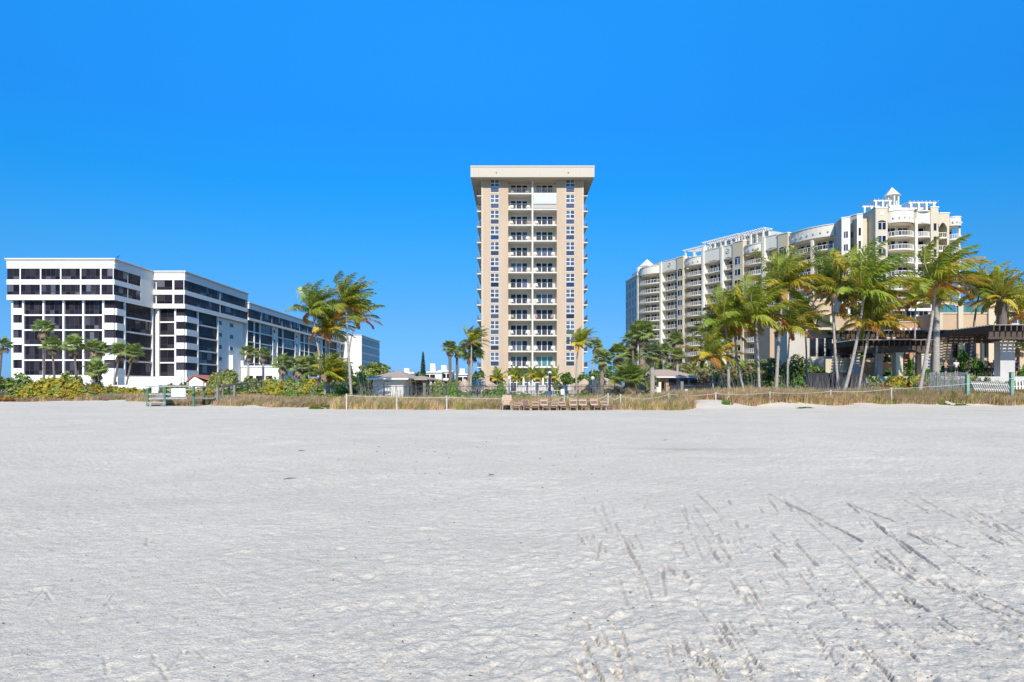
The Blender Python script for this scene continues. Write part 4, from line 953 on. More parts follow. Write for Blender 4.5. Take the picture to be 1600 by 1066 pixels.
for px0, px1 in ((1469, 1495), (1503, 1542)): window(rs_, FR(0,RY,0), xr(px0), zr_(490)+.17, xr(px1)-xr(px0), .95, 4, 1, 'grey_metal', 'teal_glass', .04, .03, .3, name='glass_railing')
blk(1545, 1556, 470, None, RY+1, 5, 'resort_light'); blk(1577, 1680, 462, None, 88, 8, 'resort_light')
blk(1543, 1640, 512, None, 85.5, 2)
for px in (1580, 1610): window(rs_, FR(0,88,0), xat(px,88), zat(507,88), 1.6, 3.2, 2, 2, 'white_trim', 'shade_glass', .1, .08, -.06)
for k, px in enumerate((1312, 1330, 1352, 1472, 1492, 1516)): window(rs_, FR(0,86 if px < 1400 else RY,0), xat(px,86), zat(560,86), 1.3, 2.6, 2, 1, 'bronze_frame', 'dark_glass', .08, .06, -.06)
tw = thing('terrace_wall', 'low beige terrace wall below the pergola and behind the black hedge', 'wall', (42, 76, .2))
MB().box(xat(1290,76), xat(1352,76), 76, 76.4, .2, zat(561,76)).build('wall', 'resort_light', tw); MB().box(xat(1330,75.5), xat(1400,75.5), 75.3, 75.6, .2, zat(566,75.5)).build('wall', 'resort_terracotta', tw)
tb = thing('pool_deck_wall', 'raised pool deck of pale pavers where the bathers stand', 'wall', (52, 70, .2))
MB().box(xat(1345,68), xat(1700,68), 67.5, 83.6, .1, 2.65).build('deck', 'grey_pier', tb)
def dark_pergola(label, px0, px1, pt, pb, Y, dep, piers, ztilt=0, wood='dark_wood', raf=.55):
    t = thing('pergola', label, 'pergola', (xat((px0+px1)/2,Y), Y, .25), 0, 'dark timber pergolas'); W = FR(0, Y, 0)
    x0, x1 = xat(px0,Y), xat(px1,Y); zt, zb = zat(pt,Y), zat(pb,Y)
    for d in (0, dep): cbox('beam', wood, t, W, x0, x1, d, d+.22, zb, zb+(zt-zb)*.55)
    n = int((x1-x0)/raf); h = (zt-zb)*.45
    for i in range(n+1): cbox('rafter', wood, t, W, x0+(x1-x0-.12)*i/n, x0+(x1-x0-.12)*i/n+.12, -.7, dep+.8, zb+(zt-zb)*.553, zt)
    for i in range(int(dep/.45)): cbox('batten', 'grey_wood', t, W, x0-.2, x1+.2, -.5+i*.45, -.5+i*.45+.2, zt+.003, zt+.07)
    for (pa, pb_, m) in piers:
        xa_, xb_ = xat(pa,Y), xat(pb_,Y); s = min(xb_-xa_, .9)
        q = 2.6 if m == 'grey_pier' else 0
        if q: xa_, xb_ = xat(pa,Y+q), xat(pb_,Y+q)
        cbox('pier', m, t, W, xa_, xb_, q, q+s, .2, zb-.003-.15); cbox('pier_cap', 'resort_light', t, W, xa_-.07, xb_+.07, q-.07, q+s+.07, zb-.15, zb-.003)
    return t
dark_pergola('weathered timber pergola in front of the beige wall, behind the leaning palm trunks', 1306, 1392, 517, 527, 80, 3.5, [(1309,1313,'resort_light'),(1386,1390,'resort_light')])
dark_pergola('long dark timber pergola on square pale piers above the sea grape hedge', 1334, 1458, 532, 551, 72, 5, [(1329+5,1343,'grey_pier'),(1371,1379.5,'grey_pier'),(1400,1411,'resort_light'),(1440,1454,'grey_pier')])
dark_pergola('upper dark pergola under the terracotta wall', 1392, 1470, 517, 527, 82, 3, [(1395,1398,'resort_light'),(1465,1468,'resort_light')])
dark_pergola('far timber pergola behind the thick ringed palm trunk', 1462, 1540, 517, 527, 80, 3.5, [(1465,1468,'resort_light'),(1534,1538,'resort_light')])
dark_pergola('near dark pergola with red tiled edge on a broad grey pier at the right edge', 1544, 1680, 509, 530, 66, 6, [(1563,1586,'grey_pier'),(1640,1665,'grey_pier')])
ht = thing('privacy_screen', 'long black mesh screen behind the palm trunks', 'fence', (38, 64, .3)); Wh = FR(0, 64, 0)
MB().box(xat(1262,64), xat(1352,64), 0, .05, .25, zat(583,64)).build('screen', 'cloth_dark', ht, Wh)
for i in range(10): cbox('post', 'dark_metal', ht, Wh, xat(1262+i*10,64), xat(1262+i*10,64)+.06, .06, .12, .2, zat(582,64))
# ================================================================ PAVILIONS AND HUTS
def hip_roof(b, x0, x1, y0, y1, z0, z1, inset, th=.12):
    ym = (y0+y1)/2; xm0, xm1 = (x0+inset, x1-inset) if x1-x0 > 2*inset else ((x0+x1)/2-.1, (x0+x1)/2+.1)
    b.add([(x0,y0,z0),(x1,y0,z0),(x1,y1,z0),(x0,y1,z0),(xm0,ym,z1),(xm1,ym,z1),(x0,y0,z0-th),(x1,y0,z0-th),(x1,y1,z0-th),(x0,y1,z0-th)],
          [(0,1,5,4),(1,2,5),(2,3,4,5),(3,0,4),(6,7,1,0),(7,8,2,1),(8,9,3,2),(9,6,0,3),(9,8,7,6)])
pv = thing('beach_pavilion', 'white walled pavilion with brown hip roof and open right side left of the tower', 'pavilion', (-13, 84, .25))
Wp = FR(0, 80, 0)
x0, x1 = xat(571,80), xat(638.7,80)
b = MB(); hip_roof(b, x0, x1, -.2, 17, zat(591,80), zat(577.5,82), 2.3); b.build('roof', 'tile_roof', pv, Wp)
b = MB(); b.box(x0+.02, x1-.02, -.24, -.203, zat(593.4,80), zat(591,80)); b.build('fascia', 'white_trim', pv, Wp)
b = MB(); hip_roof(b, x1-3.4, x1+1.6, 4.5, 33, zat(591.2,80)-.03, zat(580,82)-.3, 2.4); b.build('roof', 'tile_roof', pv, Wp)
MB().box(xat(582.5,80.6), xat(630,80.6), .6, 8, .25, zat(593,80)-.02).build('wall', 'white_stucco', pv, Wp)
MB().box(xat(603,80)-.3, xat(603,80)+.3, .55, .598, zat(596.3,80), zat(595,80)).build('vent', 'dark_metal', pv, Wp)
for i in range(7): y = 5+i*4.6; cbox('post', 'old_wood', pv, Wp, x1+1.0, x1+1.35, y, y+.35, .25, zat(591.2,80)-.16)
MB().box(x1-3.2, x1-3.0, 8, 33, .25, zat(592,80)-.16).build('inner_wall', 'old_wood', pv, Wp)
p2 = thing('service_building', 'small beige building with brown hip roof and open door behind the spotted palm trunk', 'building', (18, 78, .3))
Wp = FR(0, 76, 0)
b = MB(); hip_roof(b, xat(999,76), xat(1092.5,76), -.3, 7, zat(588.6,76), zat(577,78), 2.6); b.build('roof', 'tile_roof', p2, Wp)
MB().box(xat(1004,76), xat(1092,76), -.34, -.303, zat(590.4,76), zat(588.6,76)).build('fascia', 'white_trim', p2, Wp)
b = MB(); b.box(xat(1008,76), xat(1028.5,76), .4, 6, .25, zat(590.4,76)); b.box(xat(1040,76), xat(1088,76), .4, 6, .25, zat(590.4,76)); b.box(xat(1028.5,76)+.004, xat(1040,76)-.004, .7, 6, zat(597,76), zat(590.5,76)); b.box(xat(1028.5,76), xat(1040,76), 3, 5.9, .25, 2.4); b.build('wall', 'resort_beige', p2, Wp)
MB().box(xat(1029,76), xat(1034,76), .3, .36, .25, zat(597,76)).build('door', 'white_paint', p2, Wp); MB().box(xat(1027.5,76), xat(1028.9,76), .3, .398, .25, zat(597,76)).build('door_frame', 'white_trim', p2, Wp)
for px in (1046, 1064, 1079): window(p2, Wp, xat(px,76), zat(603,76), .85, .75, 1, 1, 'bronze_frame', 'dark_glass', .06, .04, .33)
def tiki(label, px, pt, pe, hw, Y, seed):
    x = xat(px, Y); t = thing('thatched_hut', label, 'hut', (x, Y, .3), 0, 'thatched umbrellas and huts by the pool'); W = FR(x, Y, 0)
    zt, ze = zat(pt, Y), zat(pe, Y); r = hw*Y/F; rs2 = random.Random(seed); b = MB(); n = 26
    V_ = []; prof = [(0.02,zt),(.22,zt-(zt-ze)*.14),(.6,zt-(zt-ze)*.52),(1,ze),(1.0,ze-.25),(.9,ze-.12)]
    for i in range(n):
        a = 2*math.pi*i/n; j = rs2.uniform(.95,1.05)
        for k, (q, z) in enumerate(prof): V_.append((r*q*math.cos(a)*j, r*.8*q*math.sin(a)*j, z-(rs2.uniform(0,.16) if k == 4 else rs2.uniform(-.03,.03))))
    m_ = len(prof); b.add(V_, [(i*m_+k, i*m_+k+1, ((i+1)%n)*m_+k+1, ((i+1)%n)*m_+k) for i in range(n) for k in range(m_-1)])
    b.build('thatch_roof', 'thatch', t, W)
    fr = MB()      # loose straw ends round the eaves and over the slope
    for i in range(420):
        a = rs2.uniform(0, 6.28); q = rs2.uniform(.25, 1.0); z = zt-(zt-ze)*(q**1.0)+.05; l = rs2.uniform(.25,.5); w = .02
        c, s = math.cos(a), math.sin(a); p = Vector((r*q*c, r*.8*q*s, z)); e = p+Vector((c*l*.7, s*l*.6, -l*rs2.uniform(.5,1.1))); sv = Vector((-s*w, c*w, 0)); fr.add([tuple(p-sv), tuple(p+sv), tuple(e)], [(0,1,2)])
    fr.build('straw', 'thatch', t, W)
    for sx in (-.62, .62):
        for sy in (-.45, .45): cbox('post', 'old_wood', t, W, r*sx-.08, r*sx+.08, r*sy-.08, r*sy+.08, .2, ze+.1)
tiki('wide brown thatched hut just left of the tower foot', 752, 590.5, 604, 27, 82, 1)
tiki('small peaked thatched umbrella left of the wide thatched hut', 726, 592, 606, 11, 74, 2)
tiki('thatched hut under the small dark tree right of the tower foot', 913, 592, 605, 16, 80, 3)
tiki('broad pale thatched hut between the tower and the big fan palm', 943, 590, 603, 26, 78, 4)
tiki('low thatched umbrella half hidden right of the big fan palm', 985, 599, 611, 14, 72, 5)
# ---- far houses with white chimneys
far = [(622,646,584,634.5,575.5,572),(660,690,582.5,675.5,568,588),(686,706,581,693,570.5,600),(712,730,586,722,576,610)]
lb = ['white house top with a square chimney left of the pointed pine','white house with the tallest square chimney right of the pointed pine','white house with a square chimney beside the leftmost tall fan palms','white house with a square chimney between the fan palm trunks']
for (p0, p1, pt, pc, pct, Y_), l_ in zip(far, lb):
    Y_ = Y_*.33; t = thing('white_house', l_, 'house', (xat((p0+p1)/2,Y_), Y_, .2), 0, 'far white houses'); W = FR(0, Y_, 0)
    MB().box(xat(p0,Y_), xat(p1,Y_), 0, 8, .2, zat(pt,Y_)).build('wall', 'white_stucco', t, W); MB().box(xat(p0,Y_)-.3, xat(p1,Y_)+.3, -.4, 8.3, zat(pt,Y_)+.003, zat(pt,Y_)+.35).build('roof', 'white_trim', t, W)
    MB().box(xat(pc-4,Y_), xat(pc+4,Y_), 1, 3, zat(pt,Y_)+.354, zat(pct,Y_)).build('chimney', 'white_paint', t, W)
    for i in range(2): window(t, W, xat(p0+3+i*9,Y_), zat(pt+10,Y_), 1.4, 1.3, 2, 1, 'bronze_frame', 'dark_glass', .07, .06, -.05)
# ================================================================ PALMS
GL, GR = 'windblown coconut palms left of the tower', 'windblown coconut palms in front of the condominium'
def cp(label, Y, base, top, s, sc, mid=None, rz=0.0, r=.15, **k):
    b = at(base[0], base[1], Y); b.z = G(b.x, Y)
    m = at(mid[0], mid[1], Y) if mid else None; px_ = base[0]
    return coconut(label, b, m, at(top[0], top[1], Y), COCO[(s+int(px_*7)) % 5], sc*(.84 if k.get('group') == GL else 1.0), rz*.6, r=r*.8, **k)
GL, GR = 'windblown coconut palms left of the tower', 'windblown coconut palms in front of the condominium'
cp('tallest slender coconut palm with straight pale trunk left of the pavilion', 60, (550,612), (541,478), 0, .93, (544,545), r=.15, group=GL)
cp('coconut palm with crown bent right, second from the left of the left grove', 63, (517,606), (489,487), 1, .92, (499,555), .5, r=.14, group=GL)
cp('shorter coconut palm between the two tallest of the left grove', 64, (516,604), (511,517), 2, .85, (511,560), 1.1, r=.15, group=GL)
cp('dark shaded coconut palm behind the tallest palm of the left grove', 70, (541,605), (556,497), 1, .98, (544,560), 2.3, r=.15, group=GL)
cp('low young coconut palm with big arching fronds at the foot of the left grove', 61, (507,613), (509,585), 2, .78, None, .2, r=.15, group=GL, dry=False)
cp('low yellowish young coconut palm left of the tallest trunk in the left grove', 62, (520,614), (524,590), 0, .62, None, 2.0, r=.13, group=GL, dry=False)
cp('coconut palm with straight grey trunk standing right before the right flank of the tower', 66, (901,612), (906,536), 0, .50, (901,570), .4, r=.12, group='palms round the tower', dry=False)
cp('coconut palm with a bushy windblown top left of the tower foot', 74, (735,609), (737,534), 1, .55, None, .4, r=.14, group='palms round the tower', dry=False)
cp('coconut palm at the left edge of the right grove with thick grey trunk', 62, (1139,611), (1133,507), 2, .92, (1137,560), .6, r=.2, group=GR)
cp('coconut palm with a curved dark trunk, second from the left of the right grove', 64, (1167,613), (1149,505), 0, .95, (1152,565), 1.9, r=.17, group=GR)
cp('coconut palm with smooth straight pale trunk, third from the left of the right grove', 60, (1187,614), (1180.5,497), 1, 1.0, (1184,555), .15, r=.17, group=GR)
cp('small coconut palm with thin white trunk before the dry thicket', 61, (1116,613), (1112,556), 2, .72, (1113,585), 1.0, r=.09, group=GR, dry=False)
cp('small coconut palm leaning out over the fence by the service building', 66, (1131,612), (1124,520), 0, .75, (1127,560), 2.5, r=.10, group=GR, dry=False)
cp('tall coconut palm on a thick pale trunk rising above the right grove', 62, (1212,615), (1224,447), 0, .95, (1217,530), .3, r=.21, group=GR)
cp('coconut palm with drooping yellow fronds beside the tall thick trunk', 63, (1231,613), (1235,513), 1, .85, (1231,565), 1.3, r=.13, group=GR)
cp('coconut palm behind the yellow one with crown in front of the grey resort wall', 72, (1259,610), (1256,500), 2, .85, (1260,555), 2.0, r=.14, group=GR)
cp('coconut palm rising beside a twin trunk before the beige parapet, left one', 66, (1306,605), (1299,441), 0, .95, (1304,530), 1.0, r=.2, group=GR)
cp('coconut palm on the darker right hand twin trunk before the beige parapet', 63, (1312,612), (1304,456), 2, .72, (1303,520), 2.6, r=.17, group=GR)
cp('great coconut palm with a long pale trunk leaning right, widest crown of the right grove', 61, (1315,615), (1350,459), 0, 1.22, (1337,540), 0, r=.2, group=GR)
cp('coconut palm leaning right in parallel below the great leaning one', 62, (1339,614), (1360,507), 1, .85, (1350,560), .8, r=.16, group=GR)
cp('coconut palm behind the pergola with straight trunk and orange fronds', 72, (1366,605), (1374,495), 2, .95, (1369,550), 1.6, r=.17, group=GR)
cp('slender coconut palm far back in front of the terracotta wall', 80, (1427,600), (1431,468), 1, .95, (1429,540), .9, r=.15, group=GR)
cp('coconut palm with bent pale trunk and the highest crown at the right', 60, (1434,609), (1461,444), 0, 1.22, (1453,520), -.15, r=.2, group=GR)
cp('coconut palm with curved dark trunk and orange fronds far right', 72, (1511,600), (1530,458), 1, 1.05, (1519,530), .7, r=.16, tm='trunk_brown', group=GR)
cp('coconut palm half cut by the right edge of the picture', 74, (1612,604), (1608,492), 0, 1.0, (1612,560), 1.2, r=.17, group=GR)
def date(label, Y, base, top, sc, r, n=46, tm='trunk_brown'):
    b = at(base[0], base[1], Y); b.z = G(b.x, Y)
    coconut(label, b, None, at(top[0], top[1], Y), DATE[:n], sc, 0, r=r, tm=tm, group='date palms', name='date_palm', dry=False)
date('massive date palm with stout rough trunk at the right edge', 70, (1566,600), (1566,466), 1.12, .62)
date('date palm on a thick ringed trunk beside the bent pale trunk', 66, (1461,604), (1464,470), .85, .38, 40, 'trunk_pale')
# small feathery palms in front of the tower
for px, py, lab in ((777,594,'leftmost bright feathery palm before the tower entrance'),(802,592,'bright feathery palm before the left balconies of the tower'),(815,595,'bright feathery palm just left of the middle of the tower foot'),
                    (834,592,'bright feathery palm at the middle of the tower foot'),(846,594,'bright feathery palm just right of the middle of the tower foot'),(866,594,'rightmost bright feathery palm before the tower')):
    Y = 92+px % 5; b = at(px, 605, Y); b.z = G(b.x, Y)
    coconut(lab, b, None, at(px, py-1, Y), ARECA, .85, px*.3, r=.12, name='feather_palm', group='feathery palms at the tower foot', tm='trunk_brown', dry=False)
# cabbage palms
GS = 'cabbage palms before the white building'
def sb(label, Y, top, cr, kind='green', group=GS, base=None, z=None, **k):
    t = at(top[0], top[1], Y); b = at((base or top)[0], 605, Y); b.z = G(b.x, Y) if z is None else z
    return sabal(label, b, t, cr, kind, group=group, **k)
sb('tallest slim fan palm in front of the left dark glass bays', 100, (67,514), 1.45, base=(69,0), n=26)
sb('fan palm with leaning trunk second from the left before the white building', 100, (81,541), 1.55, base=(87,0), n=28)
sb('fan palm third from the left before the white building', 100, (115,541), 1.65, base=(122,0), n=28)
sb('fan palm with round crown left of the corner of the white building', 102, (146,545), 1.5, base=(147,0), n=26)
sb('fan palm crowded behind the round one near the corner of the white building', 104, (157,546), 1.35, base=(154,0), n=24)
sb('fan palm leaning left over the terrace at the corner of the white building', 116, (187,550), 1.75, base=(178,0), z=1.95, n=28)
sb('fan palm with forked shadow on the terrace, right one of the leaning pair', 116, (208,552), 1.75, base=(197,0), z=1.95, n=28)
sb('low stubby fan palm above the yellow sea grape', 84, (150,579), 1.5, base=(152,0), n=26, skirt=2)
sb('windswept fan palm cut by the left edge of the picture', 96, (3,540), 1.3, base=(-4,0), n=22, wind=.7)
sb('straight fan palm left of the pair before the low white garage', 92, (388,553), 1.25, base=(387,0), n=26, tm='trunk_pale')
sb('fan palm right of the pair before the low white garage', 96, (411,555), 1.15, base=(411,0), n=26, tm='trunk_pale')
sb('fan palm low beside the far glass wing', 84, (441,570), 1.3, base=(441,0), n=26)
sb('fan palm in the thicket left of the coconut grove', 80, (466,573), 1.4, base=(466,0), n=26)
sb('second fan palm in the thicket left of the coconut grove', 82, (479,571), 1.3, base=(480,0), n=26)
GT = 'cabbage palms left of the tower'
sb('leftmost tall fan palm of the three left of the tower', 80, (702.5,545), .95, base=(703.5,0), group=GT, n=34, r=.2)
sb('middle and slimmer fan palm of the three left of the tower', 82, (714,550), .8, base=(713.5,0), group=GT, n=30, r=.17)
sb('broad fan palm with rough red brown trunk against the left edge of the tower', 76, (736,551), 1.35, base=(731,0), group=GT, n=40, r=.26, tm='boot_brown')
GRT = 'cabbage palms right of the tower'
sb('fan palm with pale leaning trunk right next to the tower', 78, (930,541), .9, base=(920,0), group=GRT, n=28, tm='trunk_pale', r=.1)
sb('shaggy fan palm between the tower and the big palm cluster', 74, (940,563), 1.2, base=(940,0), group=GRT, n=34, r=.28, tm='boot_brown')
sb('fan palm with wide crown behind the low fan palm', 78, (966,553), 1.35, base=(966,0), group=GRT, n=36)
sb('fan palm with yellowish crown behind the big one', 80, (984,556), 1.15, base=(984,0), group=GRT, n=34)
sb('biggest fan palm right of the tower with shaggy brown trunk', 68, (1003,520), 1.35, base=(1003,0), group=GRT, n=44, r=.36, tm='boot_brown')
sb('fan palm with grey and white spotted trunk', 64, (1018,553), 1.15, base=(1019,0), group=GRT, n=42, r=.25, tm='trunk_pale', kind='grey')
sb('fan palm high behind the brown roofed service building', 84, (1056,532), 1.15, base=(1052,0), group=GRT, n=34)
sb('fan palm right above the ridge of the service building', 80, (1058,556), 1.0, base=(1058,0), group=GRT, n=34, tm='trunk_pale')
sb('fan palm left above the ridge of the service building', 82, (1037,548), 1.05, base=(1036,0), group=GRT, n=32, tm='trunk_pale')
sb('dark fan palm shaded behind the biggest one', 78, (988,530), 1.2, base=(990,0), group=GRT, n=30)
sb('large stemless fan palm bursting open above the thatched roofs', 62, (981,593), 1.55, 'bright', group=GRT, n=46, low=-20, skirt=6, boots=False, r=.3)
sb('small fan palm far right behind the thick date palm', 78, (1590,545), 1.1, base=(1592,0), group=GRT, n=24)
# ================================================================ TREES
tree('leafy green tree behind the white pavilion', xat(594,100), 100, 5.6, 3.7, 0, 201, 5200, .34, ['leaf_mid','leaf_olive','leaf_green'], base=.3)
tree('lower yellowish tree in front of the leafy tree by the pavilion', xat(566,88), 88, 3.8, 2.0, 0, 202, 3200, .28, ['leaf_mid','leaf_olive'], base=.25)
tree('dark tree in the shade behind the left coconut grove', xat(540,84), 84, 4.2, 2.6, 0, 203, 3800, .3, ['leaf_green','leaf_mid'], base=.2)
tree('dark round leaved tree by the left edge of the tower foot', xat(746,84), 84, 3.9, 1.1, 0, 204, 2600, .3, ['sabal_grey','leaf_green'], base=.3)
tree('small dark tree on thin stems by the right foot of the tower', xat(888,78), 78, 3.3, 1.1, 0, 205, 900, .42, ['palm_dark','leaf_green'], base=.45, aspect=.8)
tree('pale dry leaved tree on a forked trunk before the white building', xat(352,88), 88, 3.9, 2.2, 0, 206, 3600, .26, ['leaf_olive','leaf_dry','leaf_mid'], base=.35)
for i, (px, Y, h, rx, ms, lb_) in enumerate((
    (1075,84,5.3,3.4,['leaf_olive','leaf_mid','leaf_dry'],'olive tree right above the service building roof'),(1098,78,4.6,2.6,['leaf_dry','leaf_olive'],'dry grey brown tree left of the first coconut palm'),
    (1125,80,5.6,3.0,['leaf_dry','leaf_olive','leaf_mid'],'tangled dry tree behind the leftmost trunks of the right grove'),(1160,84,5.6,3.2,['leaf_olive','leaf_mid'],'olive tree between the second and third coconut trunks'),
    (1195,84,5.0,3.0,['leaf_dry','leaf_olive','leaf_mid'],'tree behind the thick pale coconut trunk'),(1030,92,5.4,3.4,['leaf_mid','leaf_olive'],'green tree behind the spotted palm trunk'),
    (955,96,5.0,3.2,['leaf_green','leaf_mid'],'dark green tree right behind the tower corner'),(925,92,4.2,2.2,['leaf_green','leaf_mid'],'dark bushy tree just right of the tower wall'),
    (995,96,6.0,3.6,['leaf_mid','leaf_olive'],'green tree behind the biggest fan palm'),(1008,74,3.0,2.2,['leaf_green','leaf_dry'],'shadowy low tree beside the service building'),
    (1248,78,5.2,3.2,['leaf_olive','leaf_mid','leaf_green'],'feathery green tree before the resort building'),(1278,74,3.4,2.4,['leaf_mid','leaf_olive'],'low green tree under the flat resort roof'),(1218,80,5.4,2.8,['leaf_mid','leaf_olive','leaf_dry'],'tree filling the gap right of the thick pale coconut trunk'),(1180,78,5.0,2.6,['leaf_olive','leaf_dry'],'tree right behind the smooth straight coconut trunk'),
    (1536,80,5.0,1.9,['leaf_dry','leaf_red'],'bare pinkish twiggy tree before the beige parapet'))):
    tree(lb_, xat(px,Y), Y, h, rx, 0, 220+i, 4200, .28, ms, base=.22, group='background trees on the right')
# pointed pine far behind
def norfolk(label, px, Y, pt):
    x = xat(px, Y); h = zat(pt, Y)-.2; t = thing('norfolk_pine', label, 'tree', (x, Y, .2)); W = WM[t]
    MB().tube([(0,0,0),(0,0,h*.5),(0,0,h)], [.25,.16,.03], 6).build('trunk', 'trunk_brown', t, W)
    rs2 = np.random.RandomState(3); V = []; Q = []
    for k in range(26):
        f = k/26; z = h*(.22+.77*f); r = 1.05*(1-f)**.8+.08
        for j in range(7):
            a = j*.9+k*.5; c, s = math.cos(a), math.sin(a)
            for q in range(9):
                d = r*(q+1)/9; w = .14; b = len(V); o = np.array([d*c, d*s, z+.12*d*d/ r-.15*d+rs2.uniform(-.05,.05)]); sd = np.array([-s, c, 0])*w*rs2.uniform(.6,1.2); dn = np.array([c*.3, s*.3, -.18])
                V += [o-sd, o+dn, o+sd, o-dn+np.array([0,0,.16])]; Q.append((b,b+1,b+2,b+3))
    link('crown', np_mesh('crown', V, Q, ['leaf_pine']), t, W)
norfolk('narrow pointed pine rising behind the pavilion roof', 661, 190, 549)
# ================================================================ SHRUBS
def row(label_fn, items, group):
    for i, (px, Y, rx, rz, kind) in enumerate(items): bush(label_fn(i), xat(px, Y), Y, rx, rz, kind, group=group)
def side(px):
    for lo, hi, s in ((-99,60,'at the far left edge'),(60,120,'before the leaning fan palms at the left'),(120,175,'at the corner of the white building'),(175,300,'under the boardwalk'),(300,400,'beside the boardwalk ramp'),(400,500,'left of the coconut grove'),(500,570,'at the foot of the coconut grove'),
        (570,700,'before the white pavilion'),(700,800,'left of the tower foot'),(800,900,'before the tower foot'),(900,1000,'by the thatched huts'),(1000,1110,'by the service building'),(1110,1200,'at the left coconut trunks of the right grove'),(1200,1300,'behind the iron fence in the right grove'),
        (1300,1400,'under the leaning palms'),(1400,1480,'at the ringed palm trunk'),(1480,1700,'at the far right')):
        if lo <= px < hi: return s
KN = {'green':'green leafy','olive':'olive green','grape':'yellow leaved sea grape','bright':'bright green','dry':'dry twiggy','tropic':'broad leaved tropical','red':'reddish leaved','dark':'dark green'}
